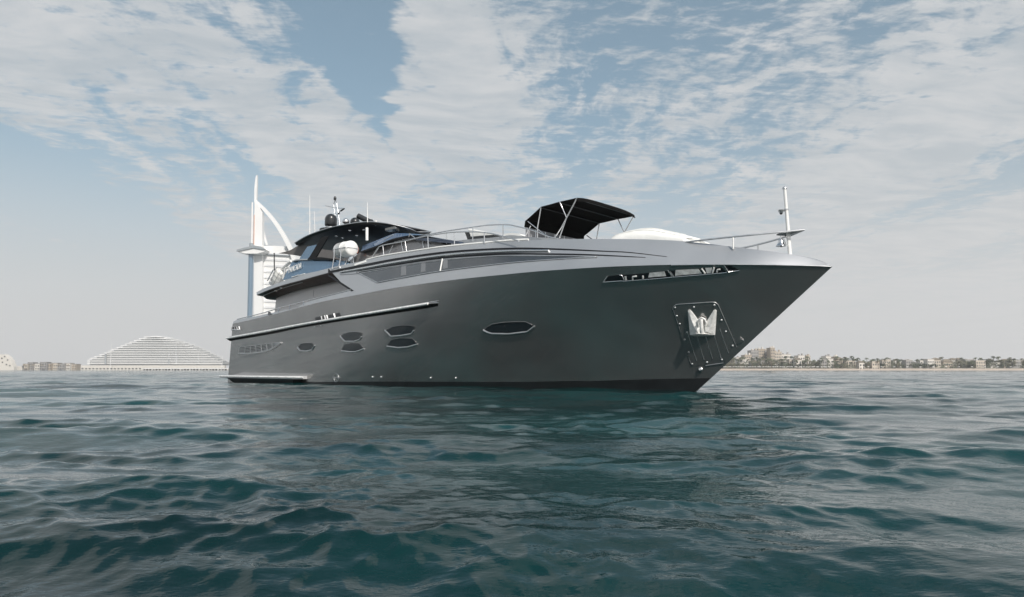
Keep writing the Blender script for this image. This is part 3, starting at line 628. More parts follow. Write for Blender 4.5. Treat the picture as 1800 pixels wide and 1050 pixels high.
# ------------------------------------------------------------------ bow rail, pulpit plate and mast
ZP = onY(1414, 404.3, 0).z; pt = onY(1414, 404.3, 0)
r0 = UP(1205, 425.5); print('pulpit z', ZP, 'rail start', r0)
rp = []
for i, f in enumerate(np.linspace(0, 1, 16)):
    a = 1205 + (1414 - 1205) * f; b = 426 + (404.3 - 426) * (f ** .9)
    yb = r0.y * (1 - f ** 1.5); rp.append(onY(a, b, yb))
k = MB().tube(rp, .032, 8).build('bow_rail', SATIN, Y); MB().tube([Vector((q.x, -q.y, q.z)) for q in rp], .032, 8).build('bow_rail', SATIN, Y)
i = min(range(16), key=lambda i: abs(1205 + 209 * i / 15 - 1293)); q = rp[i]
for s_ in (1, -1): MB().tube([Vector((q.x, q.y * s_, q.z)), Vector((q.x, q.y * s_ * 1.02, q.z - .42))], .026, 8).build('stanchion', WHITE, k)
q = rp[12]; MB().tube([Vector((q.x, -q.y, q.z)), Vector((q.x, -q.y, q.z - .5))], .026, 8).build('stanchion', WHITE, k)
k = MB(); k.extr([onZ(1365, 414.2, ZP - .03), onZ(1379, 408.4, ZP - .03), pt - Vector((0, 0, .03)), onZ(1390, 415.8, ZP - .03)], (0, 0, .04)); k.build('pulpit_plate', BLK, Y)
mb_, mt_ = onY(1389, 451, 0), onY(1379.3, 331, 0)
jk = MB().tube([Vector((mb_.x, 0, mb_.z - .1)), mb_.lerp(mt_, .5), mt_], .066, 14, r2=.05).build('bow_mast', WHITE, Y)
MB().lathe([(.075, -.03), (.075, .02), (.03, .05)], 14, Matrix.Translation(mt_)).build('mast_cap', SATIN, jk)
q = onY(1372.8, 371, -.12); k = MB(); k.lathe([(.105, .03), (.10, 0), (.06, -.06), (.035, -.10)], 16, Matrix.Translation(q)); k.tube([q + Vector((0, 0, .02)), mb_.lerp(mt_, .66) + Vector((0, 0, .0))], .018, 6); fl = k.build('camera_bracket', SATIN, jk)
MB().lathe([(.05, -.075), (.04, -.11), (0, -.13)], 14, Matrix.Translation(q)).build('camera_lens', BLK, fl)
MB().lathe([(.08, -.02), (.08, .02)], 14, Matrix.Translation(onY(1382, 368.5, 0))).build('mast_collar', SATIN, jk)
# ------------------------------------------------------------------ bimini over the bow lounge
yb = -2.0; q3 = onY(1014, 347.5, yb)
def mir(q): return Vector((q.x, -q.y, q.z))
Sx = [onY(a, b, yb) for a, b in ((924, 388), (951, 363.5), (984, 354.5), (1014, 347.8))]
def bpj(q):
    w = MW @ q - EYE; D = w.y * cos(PITCH) + w.z * sin(PITCH); V = -w.y * sin(PITCH) + w.z * cos(PITCH); return round(900 + FPX * w.x / D), round(525 - FPX * V / D)
print('bimini', Sx, [bpj(mir(q)) for q in Sx])
SxS = []
for a, b in zip(Sx, Sx[1:]): SxS += [a.lerp(b, i / 5) for i in range(5)]
SxS += [Sx[-1]]
bim = None
k = MB(); fr_, bk_ = [], []
for i, q in enumerate(SxS):
    sg = .006 * sin(pi * (i % 5) / 5); r_ = [Vector((q.x, yb + (-2 * yb) * j / 12, q.z - sg + .10 * (1 - (j / 6 - 1) ** 4))) for j in range(13)]
    fr_.append(r_); bk_.append([p - Vector((0, 0, .03)) for p in r_])
k.slab(fr_, bk_)
e_ = fr_[-1]; k.slab([e_, [p + Vector((.06, 0, -.15)) for p in e_]], [[p + Vector((-.02, 0, 0)) for p in e_], [p + Vector((.03, 0, -.15)) for p in e_]])
for s_ in (0, -1):
    L_ = [r[s_] for r in fr_]; dd = Vector((0, .02 if s_ == 0 else -.02, 0)); k.slab([L_, [p - Vector((0, 0, .06)) for p in L_]], [[p + dd for p in L_], [p + dd - Vector((0, 0, .06)) for p in L_]])
bim = k.build('bimini', BLACKF, Y)
zb = onY(983, 420, yb).z; bz = lambda a, b: onY(a, b, yb)
rc = fr_[0]; dn = [Vector((p.x - .05, p.y, bz(922, 399.5).z)) for p in rc]; dn2 = [Vector((p.x - .08, p.y, zb - .1)) for p in rc]
MB().slab([rc, dn], [[p - Vector((.03, 0, 0)) for p in rc], [p - Vector((.03, 0, 0)) for p in dn]]).build('rear_curtain', BLACKF, bim)
def bow(legs, name='bimini_bow', r=.024):
    for L_ in legs:
        a = [bz(*p) for p in L_]; k = MB(); k.tube(a, r, 8); k.tube([mir(q) for q in a], r, 8); k.build(name, STEEL, bim)
bow([[(1014, 348.5), (995, 385), (983, 419.5)], [(984, 355), (996, 383), (987, 400), (978, 414), (973, 418.5)], [(951, 365), (945, 400), (944.5, 418)], [(928, 389.5), (966, 419), (983, 420)], [(933, 397), (924, 415)]])
for q in Sx[1:]: MB().tube([q + Vector((0, 0, -.05)), mir(q) + Vector((0, 0, -.05))], .022, 8).build('cross_bow', BLK, bim)
for i in range(6):                                    # clear lower panes of the rear curtain
    ya_, yb_ = yb + .08 + (-2 * yb - .16) * i / 6, yb + .02 + (-2 * yb - .16) * (i + 1) / 6; z1_, z0_ = dn[0].z - .0, zb - .1; xx = dn[0].x
    k = MB(); k.box((xx - .03, ya_, z0_), (xx, yb_, z1_)); k.build('curtain_pane', GREYF, bim)
# ------------------------------------------------------------------ loose things on the yacht
# covered tender / sun cover on the foredeck
b0 = onY(1155, 424, 0); pL = onY(1093, 421, -.4); pR = onY(1222, 419, -.4); print('cover', pL, pR, b0)
t, base = on_yacht('deck_cover', 'long white quilted cover bulging above the foredeck ahead of the black bimini', 'cover', (b0.x, 0, b0.z - .5))
k = MS(base); G = []; n = 46; x0, x1 = pL.x - .2, pR.x; zb0 = b0.z - .5
cp = cr([(1093, 422), (1105, 412), (1125, 406.5), (1145, 403.5), (1165, 404.3), (1190, 410), (1219, 417.3), (1224, 421)], n)
for i, p in enumerate(cp):
    f = i / (n - 1); c_ = onY(p.x, p.y, -.1); row = []
    for j in range(33):
        a = pi * j / 32; yy = -1.15 * cos(a); s_ = abs(sin(a)) ** .38
        row.append(Vector((c_.x + .05 * sin(j * .8), yy, zb0 + (c_.z - zb0) * s_ - .035 * max(0, sin(j * 1.55 + .4)) * s_ * sin(pi * f))))
    G.append(row)
k.grid(G); k.add(G[0], [tuple(range(33))]); k.add(G[-1], [tuple(range(33))[::-1]]); k.build('cover_cloth', WFAB, t)
for off in (7, 10, 13):
    k = MS(base); k.tube([g[off] + Vector((0, -.004, .006)) for g in G[2:-3]], .022, 6); k.build('cover_seam', WFAB, t)
# life raft canister
yr = -2.85; f0, f1 = onY(619.5, 436.5, yr), onY(596, 444.8, yr); dd = (EYE - MW @ f0).length / FPX; Rr = 13.6 * dd
f1 = Vector((f1.x, yr, f0.z)); print('raft', f0, f1, Rr)
t, base = on_yacht('life_raft', 'white cylindrical life raft canister lying on a steel cradle below the hardtop', 'life raft', (f0.x * .5 + f1.x * .5, yr, f0.z - Rr))
RM = Matrix.Translation(f1) @ Matrix.Rotation(pi / 2, 4, 'Y'); Ln = f0.x - f1.x
pr = [(0, -.06), (Rr * .8, -.04), (Rr * .95, .03), (Rr * .97, .06)] + [(Rr, .10), (Rr, Ln * .48), (Rr * 1.03, Ln * .49), (Rr * 1.03, Ln * .51), (Rr, Ln * .52)] + [(Rr, Ln - .12), (Rr * .97, Ln - .06), (Rr * .9, Ln - .02), (Rr * .75, Ln + .02), (0, Ln + .05)]
MS(base).lathe(pr, 40, RM).build('canister', WHITE, t)
k = MS(base); k.tube([Vector((f0.x + .055, yr - Rr * .95 + 2 * Rr * .95 * i / 10, f0.z)) for i in range(11)], .014, 5); k.tube([Vector((f0.x + .02 - Ln * i / 10, yr - Rr - .005, f0.z)) for i in range(11)], .016, 5); k.build('rim_seam', GREYF, t)
k = MS(base); k.tube([Vector((f0.x - .1, yr + Rr * .98 * cos(a), f0.z + Rr * 1.01 * sin(a))) for a in np.linspace(-.5, .25, 6)], .035, 6); k.build('strap', ORANGE, t)
zl = f0.z - Rr
for xx in (f0.x - .35, f1.x + .25):
    k = MS(base); k.tube([Vector((xx, yr - Rr - .04, f0.z + .05)), Vector((xx, yr - Rr - .04, zl)), Vector((xx - .06, yr - Rr - .10, zl - .62))], .028, 6)
    k.tube([Vector((xx, yr - Rr * .8, zl + .14)), Vector((xx, yr, zl - .03)), Vector((xx, yr + Rr * .8, zl + .14))], .03, 6); k.tube([Vector((xx, yr + Rr * .8, zl + .14)), Vector((xx, yr + Rr * .7, zl - .6))], .03, 6)
    k.tube([Vector((xx, yr - Rr * .6, zl - .5)), Vector((xx, yr + Rr * .1, zl - .05)), Vector((xx, yr + Rr * .7, zl - .5))], .018, 5); k.build('cradle_frame', SATIN, t)
k = MS(base); k.tube([Vector((f1.x + .2, yr - Rr - .1, zl - .62)), Vector((f0.x - .3, yr - Rr - .1, zl - .6))], .03, 6); k.build('cradle_foot', STEEL, t)
# caged barrel at the aft end
ya = -2.3; c0 = onY(484, 498, ya); c1 = onY(495, 476, ya); dd = (EYE - MW @ c0).length / FPX; Rb = 9.0 * dd; ax_ = (c1 - c0); La = ax_.length
t, base = on_yacht('caged_canister', 'white barrel in a thin wire cage leaning on the aft end of the upper deck', 'canister', c0)
CM = Matrix.Translation(c0) @ ax_.to_track_quat('Z', 'Y').to_matrix().to_4x4()
MS(base).lathe([(0, -.02), (Rb * .8, 0), (Rb, .12), (Rb, La - .12), (Rb * .8, La), (0, La + .02)], 28, CM).build('barrel', WFAB, t)
k = MS(base)
for z in np.linspace(.02, La - .02, 4): k.tube([CM @ Vector((Rb * 1.06 * cos(a), Rb * 1.06 * sin(a), z)) for a in np.linspace(0, 2 * pi, 25)], .010, 5)
for a in np.linspace(0, 2 * pi, 9)[:-1]: k.tube([CM @ Vector((Rb * .5 * cos(a), Rb * .5 * sin(a), -.06)), CM @ Vector((Rb * 1.08 * cos(a), Rb * 1.08 * sin(a), 0)), CM @ Vector((Rb * 1.08 * cos(a), Rb * 1.08 * sin(a), La)), CM @ Vector((Rb * .5 * cos(a), Rb * .5 * sin(a), La + .06))], .010, 5)
k.build('wire_cage', mat('dark_wire', (.30, .30, .30), .5), t)
k = MS(base); k.tube([onY(474, 497, ya), onY(478, 500, ya), onY(486, 502, ya)], .07, 8); k.tube([onY(470, 494, ya), onY(480, 475, ya), onY(486, 472, ya)], .03, 8); k.build('cage_foot', SATIN, t)
# white sun lounger
yl = -1.3; q = onY(845, 418, yl); t, base = on_yacht('sun_lounger', 'white cushioned sun lounger with dark base behind the bowed guard rails', 'sun lounger', (q.x, yl, q.z - .1))
k = MS(base); P1 = [(821.5, 402), (833, 403.5), (870, 411), (868.5, 414.2), (827, 417.5)]; k.extr([onY(a, b, yl) for a, b in P1], (0, 1.3, 0)); o = k.build('cushion', WFAB, t); bv = o.modifiers.new('b', 'BEVEL'); bv.width = .05; bv.segments = 3
k = MS(base); k.extr([onY(a, b, yl - .03) for a, b in ((817, 408.5), (820.5, 407.5), (826, 416.5), (869, 412.8), (869, 418), (822, 422))], (0, 1.36, 0)); k.build('base', BLK, t)
q = onY(902, 413, -1.0); t, base = on_yacht('seat_pad', 'small white seat pad on the raised coaming just aft of the black bimini', 'cushion', (q.x, -1.0, q.z - .15))
k = MS(base); k.extr([onY(a, b, -1.0) for a, b in ((886, 412.5), (893, 410), (901, 409.6), (912, 411), (920, 415), (887, 416))], (0, .9, 0)); k.build('pad', WFAB, t)
# bell
q = onY(1373, 433, -.22); dd = (EYE - MW @ q).length / FPX; t, base = on_yacht('ship_bell', 'polished steel ship bell hanging under the pulpit plate beside the white bow mast', 'bell', q)
R1 = 8.2 * dd; k = MS(base); k.lathe([(R1, 0), (R1 * .96, R1 * .12), (R1 * .68, R1 * .45), (R1 * .55, R1 * .9), (R1 * .5, R1 * 1.25), (R1 * .3, R1 * 1.45), (0, R1 * 1.5)], 28, Matrix.Translation(q)); k.build('bell_body', STEEL, t)
k = MS(base); k.lathe([(0, -R1 * .25), (R1 * .18, -R1 * .12), (R1 * .1, R1 * .2), (0, R1 * .3)], 12, Matrix.Translation(q)); k.build('clapper', BLK, t)
k = MS(base); k.tube([q + Vector((0, 0, R1 * 1.4)), onY(1372.5, 415, -.22)], .02, 6); k.tube([onY(1378, 420, -.15), onY(1382, 431, -.1), onY(1386, 433, 0)], .014, 6); k.tube([onY(1372.5, 417, -.22), onY(1382, 416, -.1), onY(1384.5, 424, -.03)], .014, 6); k.build('bell_hanger', STEEL, t)
# anchor, stowed in its plate
q = H(1235, 585); t, base = on_yacht('anchor', 'pale grey galvanised anchor with two pointed flukes stowed on the bow plate', 'anchor', q)
def Q(a, b, off): return H(a, b) + Vector((.4 * off, -off, 0))
def fluke(outl, ridge, name='fluke'):
    k = MS(base); P1 = [Q(a, b, .05) for a, b in outl]; n = len(P1); R_ = [Q(a, b, o_) for a, b, o_ in ridge]
    bk = [p + Vector((0, .06, 0)) for p in P1]; vs = P1 + bk + R_
    fs = [(i, (i + 1) % n, n + (i + 1) % n, n + i) for i in range(n)] + [tuple(range(n, 2 * n))]; c = 2 * n
    for i in range(n):
        a = c + min(range(len(R_)), key=lambda r: (R_[r] - (P1[i] + P1[(i + 1) % n]) / 2).length); fs.append((i, (i + 1) % n, a))
    for i in range(n):
        r = lambda i_: c + min(range(len(R_)), key=lambda r: (R_[r] - (P1[i_ % n] + P1[(i_ + 1) % n]) / 2).length)
        if r(i) != r(i + 1): fs.append(((i + 1) % n, r(i), r(i + 1)))
    k.add(vs, fs); return k.build(name, GALV, t)
fluke([(1209.3, 546.5), (1211, 545), (1213.5, 545.5), (1221, 555), (1228.5, 566), (1232.5, 576), (1232, 586), (1222, 589), (1213, 589.5), (1211.5, 572)], [(1215, 560, .10), (1221, 575, .16), (1226, 584, .20)])
fluke([(1254.5, 546), (1257.5, 544.8), (1259, 546.5), (1257.8, 566), (1256.5, 589.5), (1247, 588), (1238, 586), (1238, 576), (1240.5, 569), (1247, 558)], [(1254, 560, .10), (1250, 575, .15), (1244, 584, .20)])
fluke([(1213, 589), (1224, 585), (1232, 583), (1239, 583), (1248, 586), (1256.5, 589), (1252, 590.6), (1238, 591.4), (1220, 591.2)], [(1226, 588, .22), (1243, 588, .22)], 'crown')
k = MS(base); k.tube([Q(1234, 562, .22), Q(1234.5, 572, .30), Q(1235.5, 586, .30)], .055, 10, r2=.075); k.build('shank', GALV, t)
k = MS(base); k.tube([Q(a, b, .10) for a, b in ((1228.5, 574), (1227.2, 568), (1229, 562.5), (1234, 559), (1239.5, 562), (1242, 568), (1240, 574))], .035, 10); k.build('shackle', GALV, t)
# ------------------------------------------------------------------ the far shore
SAND = mat('sand', (.55, .47, .40), .9, var=.08, vscale=.05)
LAND = mat('shore_land', (.30, .28, .25), .9, var=.2, vscale=.03)
TWHITE = mat('tower_white', (.78, .78, .77), .5, var=.02, vscale=.05)
TSTRIPE = mat('tower_glazing', (.68, .69, .70), .4)
TBLUE = mat('tower_blue', (.15, .23, .31), .3, .2)
TPAD = mat('helipad_grey', (.25, .28, .30), .5)
HW = mat('hotel_white', (.80, .80, .79), .6)
HG = mat('hotel_glass', (.36, .39, .41), .3, .1)
VW = [mat('render_cream', (.52, .47, .40), .8), mat('render_sand', (.44, .38, .31), .8), mat('render_pale', (.66, .63, .58), .8), mat('render_grey', (.34, .33, .32), .8)]
WIN = mat('window_dark', (.07, .075, .08), .3)
ROOF = mat('thatch_roof', (.20, .17, .13), .9); ROOFG = mat('roof_grey', (.28, .27, .26), .8)
LEAF = [mat('leaf_olive', (.095, .11, .065), .8, var=.4, vscale=.4), mat('leaf_dark', (.06, .075, .05), .8, var=.4, vscale=.4), mat('leaf_dry', (.15, .145, .095), .8, var=.4, vscale=.4)]
TRUNK = mat('trunk_brown', (.16, .13, .10), .9)
PARA = mat('parasol_white', (.75, .73, .70), .8)
def px_at(px, D): return (px - 900) / FPX * D / (cos(PITCH))  # for points near the horizon
def gz(py, D): return at(900, py, D).z
def shore(name, m, pts, ztop, depth):
    k = MB(); a = [Vector((x, y, -1)) for x, y in pts]; k.add([], []); n = len(pts)
    P = [Vector((x, y, ztop)) for x, y in pts] + [Vector((x, y + depth, ztop + .4)) for x, y in reversed(pts)]
    k.extr([Vector((p.x, p.y, p.z)) for p in P], (0, 0, -ztop - 1.5)); o = k.build(name, m); o['kind'] = 'structure'; return o
DR = 900; DL = 1180
shore('beach', SAND, [(px_at(960, DR), DR + 30), (px_at(1500, DR), DR + 6), (px_at(1950, DR), DR - 10)], 2.0, 300)
shore('land', LAND, [(px_at(960, DR), DR + 52), (px_at(1950, DR), DR + 22)], 2.6, 800)
shore('breakwater_land', LAND, [(px_at(-80, DL), DL), (px_at(150, DL), DL + 4), (px_at(700, DL), DL)], 1.0, 900)
def prism(k, poly, D, depth): k.extr([at(a, b, D) for a, b in poly], (0, depth, 0)); return k
def wthing(name, label, cat, x, y, z, group=None): return thing(name, label, cat, Matrix.Translation((x, y, z)), group), Vector((x, y, z))
# --- sail-shaped tower
D = 1126; b = at(455, 650, D); t, base = wthing('sail_tower', 'tall white sail shaped tower hotel with curved mast and helipad behind the yacht stern', 'tower', b.x, b.y, 0)
def part(name, m, fn, sub=None, parent=None):
    k = MS(base); fn(k); return k.build(name, m, parent or t)
part('mast_column', TWHITE, lambda k: prism(k, [(445.3, 648), (446.5, 470), (447.5, 355), (449.5, 353), (455, 362), (461, 374), (461, 470), (460, 648)], D, 9))
part('spire', TWHITE, lambda k: prism(k, [(446.8, 356), (447.0, 330), (449.3, 311), (451.6, 307.5), (451.8, 325), (450.6, 356)], D + 6, 5))
part('service_column', TBLUE, lambda k: k.tube([at(437.5, 649, D - 4), at(439, 560, D - 4), at(441.5, 446, D - 4)], 4.0, 12))
part('upper_tube', TWHITE, lambda k: k.tube([at(442.5, 432, D - 2), at(443.5, 356, D - 2)], 1.4, 8))
part('column_joint', TPAD, lambda k: k.tube([at(441.8, 433, D - 4), at(442, 428, D - 4)], 3.4, 8))
orange = mat('service_orange', (.55, .28, .18), .6)
part('lift_track', orange, lambda k: prism(k, [(445.3, 430), (446.2, 378), (447.2, 378), (446.4, 430)], D - 1, 1))
hp = part('helipad', TWHITE, lambda k: (k.extr([at(a, b, D - 14) for a, b in ((415.5, 441.5), (430, 445.8), (452, 446), (463, 443), (466.5, 438.5), (458, 434.5), (446, 432), (428, 436.5), (416, 439.5))], (0, 26, 0))))
part('pad_edge', TPAD, lambda k: k.extr([at(a, b, D - 16) for a, b in ((415.5, 442), (416, 439), (446, 431.5), (459, 433.5), (466.7, 438), (463, 439), (446, 436), (420, 441.5))], (0, 2, 0)), parent=hp)
arc = [(449, 354), (462, 366), (478, 384), (492, 404), (504, 425), (513, 445), (520, 470), (526, 500), (530, 545), (532, 648)]
def arch(k):
    C_ = cr(arc, 40); L = [];
    for i, p in enumerate(C_):
        d_ = (C_[min(i + 1, 39)] - C_[max(i - 1, 0)]).normalized(); nrm = Vector((d_.y, -d_.x, 0)); w = 2.6 + 1.6 * min(i / 20, 1); L.append((p - nrm * w, p + nrm * w))
    a, b_ = [at(*p[0].xy, D + 1) for p in L], [at(*p[1].xy, D + 1) for p in L]; k.slab([a, b_], [[q + Vector((0, 6, 0)) for q in a], [q + Vector((0, 6, 0)) for q in b_]])
part('mast_arch', TWHITE, arch)
part('inner_leg', TWHITE, lambda k: prism(k, [(460.5, 398), (462, 400), (470.5, 431), (467.5, 431), (460.5, 410)], D + 12, 3))
body = part('sail_body', TWHITE, lambda k: prism(k, [(458, 648), (458, 433), (475, 432), (498, 433), (511, 438), (519, 460), (526, 500), (529, 560), (531, 648)], D + 8, 40))
for y0 in list(np.arange(444, 640, 10.5)):
    part('storey_band', TSTRIPE, lambda k: prism(k, [(462, y0), (462, y0 + 3.4), (500 + (y0 - 444) * .12, y0 + 5.0), (508 + (y0 - 444) * .09, y0 + 5.6), (508 + (y0 - 444) * .09, y0 + 2.4), (500 + (y0 - 444) * .12, y0 + 1.4)], D + 7, 1.5), parent=body)
part('deck_lip', TPAD, lambda k: prism(k, [(461, 446), (512, 449), (512, 450.6), (461, 447.3)], D + 5, 2), parent=body)
part('roof_plant', TPAD, lambda k: (prism(k, [(500, 433.5), (503, 433), (507, 438), (505, 439.5)], D + 4, 4), prism(k, [(462, 431), (478, 431), (478, 433), (462, 433)], D + 10, 8)), parent=body)
# --- wave-shaped hotel: stepped white floor slabs over recessed glass
D = 1150; b = at(270, 650, D); t, base = wthing('terraced_hotel', 'long white terraced hotel rising in a wave of stepped floors on the left shore', 'hotel', b.x, b.y, 0)
LE = [(641.7, 161), (631, 161), (627, 171), (619.5, 191), (613, 203), (606.7, 219), (600.5, 234), (595.5, 247), (591.5, 258)]; RE = [(641.7, 396), (636, 394), (627, 377), (618, 359), (612, 346), (607.8, 337), (601, 317), (595, 298), (591.5, 286)]
def ie(T_, y): 
    ys = [p[0] for p in T_][::-1]; xs = [p[1] for p in T_][::-1]; return float(np.interp(y, ys, xs))
nfl = 16
for i in range(nfl):
    y1 = 642 - i * (642 - 591.8) / nfl; y0 = y1 - (642 - 591.8) / nfl; xa, xb = ie(LE, y0) - 1, ie(RE, y0) + 1
    zt_, zb_ = gz(y0, D), gz(y1, D); hgt = zt_ - zb_; A_, B2 = px_at(xa, D), px_at(xb, D); n = 18
    def slabf(k, ins, z0, z1, yo):
        top = [Vector((A_ + ins + (B2 - A_ - 2 * ins) * j / n, D + yo + 3 * sin(pi * j / n * 1.7 + .3), z0)) for j in range(n + 1)]
        pts = top + [Vector((p.x, D + 40, z0)) for p in reversed(top)]; k.extr(pts, (0, 0, z1 - z0))
    part('floor_slab', HW, lambda k: slabf(k, 0, zt_ - hgt * .46, zt_, 0)); part('glazing', HG, lambda k: slabf(k, 2.5, zb_, zt_ - hgt * .46, 3.0))
part('crown_roof', HW, lambda k: k.extr([at(261, 593, D + 8), at(266, 591.2, D + 8), at(280, 591.2, D + 8), at(292, 594.5, D + 8)], (0, 20, 0)))
rng = random.Random(5)
for xx, w in ((308, 3.4), (347, 3.0), (184, 2.0), (296, 1.6)):
    part('stair_shaft', HG, lambda k: prism(k, [(xx, 641), (xx, 608 if xx in (308,) else 622), (xx + w, 608 if xx in (308,) else 622), (xx + w, 641)], D - 1.5, 2))
# podium, pier and small buildings on the left
def block(name, label, cat, x0, x1, y0, D, m, depth=14, group=None, wins=0, roof=None, ybase=650.5, flat=True):
    a, b_ = px_at(x0, D), px_at(x1, D); zt_ = gz(y0, D); t, bs = wthing(name, label, cat, (a + b_) / 2, D, 0, group)
    k = MS(bs); k.box((a, D, 0), (b_, D + depth, zt_)); k.build('wall', m, t)
    if roof is not None:
        k = MS(bs)
        if flat: k.box((a - .4, D - .5, zt_), (b_ + .4, D + depth + .4, zt_ + .45))
        else:
            h_ = (b_ - a) * .28; mx = (a + b_) / 2; k.add([(a - 1, D - 1, zt_), (b_ + 1, D - 1, zt_), (b_ + 1, D + depth + 1, zt_), (a - 1, D + depth + 1, zt_), (mx - (b_ - a) * .18, D + depth / 2, zt_ + h_), (mx + (b_ - a) * .18, D + depth / 2, zt_ + h_)], [(0, 1, 5, 4), (2, 3, 4, 5), (1, 2, 5), (3, 0, 4), (3, 2, 1, 0)])
        k.build('roof', roof, t)
    if wins:
        nr = max(1, int(zt_ / 4.2)); 
        for r in range(nr):
            for c in range(wins):
                xx = a + (b_ - a) * (c + .5) / wins; w = (b_ - a) / wins * .5; z0 = 1.2 + (zt_ - 1.5) * r / nr
                k = MS(bs); k.box((xx - w / 2, D - .15, z0), (xx + w / 2, D + .1, z0 + min(2.2, (zt_ - 1) / nr * .6))); k.build('window', WIN, t)
    return t
block('podium', 'low pale podium running along the foot of the white terraced hotel', 'podium', 150, 400, 642.5, 1143, VW[2], 6, wins=40)
t, bs = wthing('pier', 'white pier deck on dark arches low over the water before the terraced hotel', 'pier', px_at(330, 1120), 1120, 0)
k = MS(bs); a, b_ = px_at(256, 1120), px_at(420, 1120); k.box((a, 1120, 1.9), (b_, 1126, 3.2)); k.build('deck', HW, t)
for i in range(30):
    x = a + (b_ - a) * i / 30; k = MS(bs); k.box((x, 1120.5, -1), (x + (1.4 if i % 3 else 2.6), 1125, 1.9)); k.build('pier_pile', VW[2], t)
k = MS(bs); k.box((a + 1, 1126.1, -.5), (b_, 1127.5, 1.9)); k.build('pier_wall', WIN, t)
for i, (x0, x1, yt, m, lab) in enumerate(((49, 57, 640, 0, 'cream pavilion at the left end of the low waterfront row'), (57, 66, 637.5, 3, 'grey two storey waterfront house, second from the left end'), (66, 78, 639.5, 2, 'pale house beside the grey waterfront house on the left shore'), (78, 90, 637, 3, 'grey flat roofed house with the tallest roof of the left row'), (90, 98, 640, 1, 'sand coloured cabin in the middle of the left waterfront row'), (98, 109, 638.5, 0, 'cream house right of the sand coloured cabin'), (109, 121, 640, 3, 'low grey house in the right half of the left row'), (121, 131, 638.8, 2, 'pale house second from the right end of the left row'), (131, 142, 640.5, 1, 'sand coloured house at the right end of the left row, next to the hotel'))):
    block('waterfront_house', lab, 'house', x0, x1, yt, 1160 + (i % 3) * 5, VW[m], 12, 'low houses on the left shore', wins=3, roof=ROOFG)
for i in range(6):
    x = px_at(50 + i * 15 + rng.uniform(-3, 3), 1150); t, bs = wthing('thatch_parasol', 'brown thatched parasol standing in front of the low left row', 'parasol', x, 1150, 1, 'thatched parasols on the left shore')
    k = MS(bs); k.tube([(x, 1150, 1), (x, 1150, 8.2)], .15, 6); k.build('pole', TRUNK, t); k = MS(bs); k.lathe([(3.4, 7.6), (1.6, 8.8), (0, 9.6)], 12, Matrix.Translation((x, 1150, 0))); k.build('canopy', ROOF, t)
# shell-shaped building on the far left edge
D = 1120; t, bs = wthing('shell_building', 'pale shell shaped building with a rounded right flank at the left edge', 'building', px_at(5, D), D, 0)
k = MS(bs); prism(k, [(-30, 651), (-30, 632), (-12, 624), (8, 623), (15, 628), (20, 635), (24, 645), (24.5, 651)], D, 8); k.build('shell', VW[2], t)
for x, y in ((2, 629), (7, 626), (12, 632), (3, 636), (10, 640), (16, 642)): k = MS(bs); prism(k, [(x, y), (x + 2, y), (x + 2, y + 2), (x, y + 2)], D - .6, 1); k.build('window', WIN, t)
block('low_wall', 'long low pale wall between the shell building and the waterfront row', 'wall', 24, 48, 644, 1150, VW[2], 4)
for xx, lab in ((395.5, 'thin pale light mast just left of the yacht stern'), (201, 'thin pale light mast rising above the left slope of the hotel')):
    x = px_at(xx, 1110); t = MB(); t.tube([(x, 1110, 0), (x, 1110, gz(626 if xx > 300 else 597, 1110))], .45, 6, r2=.25); o = t.build('light_mast', HW); tag(o, lab, 'mast')
# --- right shore: palms, broad trees, villas, parasols, hotel blocks
def make_palm(seed, hgt):
    r = random.Random(seed); k = MB(); b_ = r.uniform(-.8, .8); P = [(0, 0, 0), (b_ * .3, 0, hgt * .5), (b_, 0, hgt)]; k.tube(P, .28, 6, r2=.18); tr = k
    c = MB()
    for i in range(15):
        a = 2 * pi * i / 15 + r.uniform(-.2, .2); el = r.uniform(-.35, .9); L = r.uniform(2.6, 3.6); q = Vector((b_, 0, hgt)); d = Vector((cos(a) * cos(el), sin(a) * cos(el), sin(el))); pts = [q + d * L * f - Vector((0, 0, 1.4 * f * f * L * .5)) for f in (0, .33, .66, 1)]
        sd = Vector((-sin(a), cos(a), 0)); w = (.12, .62, .5, .05); A_ = [p + sd * w[j] - Vector((0, 0, .35 * w[j])) for j, p in enumerate(pts)]; B2 = [p - sd * w[j] - Vector((0, 0, .35 * w[j])) for j, p in enumerate(pts)]
        c.grid([A_, pts, B2], False)
    return tr, c
def make_tree(seed, hgt, wid, nleaf=420):
    r = random.Random(seed); k = MB(); k.tube([(0, 0, 0), (.2, 0, hgt * .4), (0, .2, hgt * .6)], .35, 6, r2=.15)
    for i in range(4): a = r.uniform(0, 6.28); k.tube([(.1, 0, hgt * .3), (cos(a) * wid * .3, sin(a) * wid * .3, hgt * .65)], .15, 5, r2=.05)
    c = MB(); cl = [(r.gauss(0, wid * .24), r.gauss(0, wid * .24), hgt * r.uniform(.35, .9), r.uniform(.14, .26) * wid) for _ in range(13)]
    for i in range(nleaf):
        x, y, z, rad = r.choice(cl); v = Vector((r.gauss(0, 1), r.gauss(0, 1), r.gauss(0, 1))).normalized() * rad * r.uniform(.5, 1.05); q = Vector((x, y, z)) + Vector((v.x, v.y, v.z * .8)); q.z = max(q.z, .3)
        s_ = r.uniform(.35, .75); u_ = Vector((r.gauss(0, 1), r.gauss(0, 1), r.gauss(0, 1))).normalized(); w_ = u_.orthogonal().normalized(); c.add([q + u_ * s_, q + w_ * s_, q - u_ * s_, q - w_ * s_], [(0, 1, 2, 3)])
    return k, c
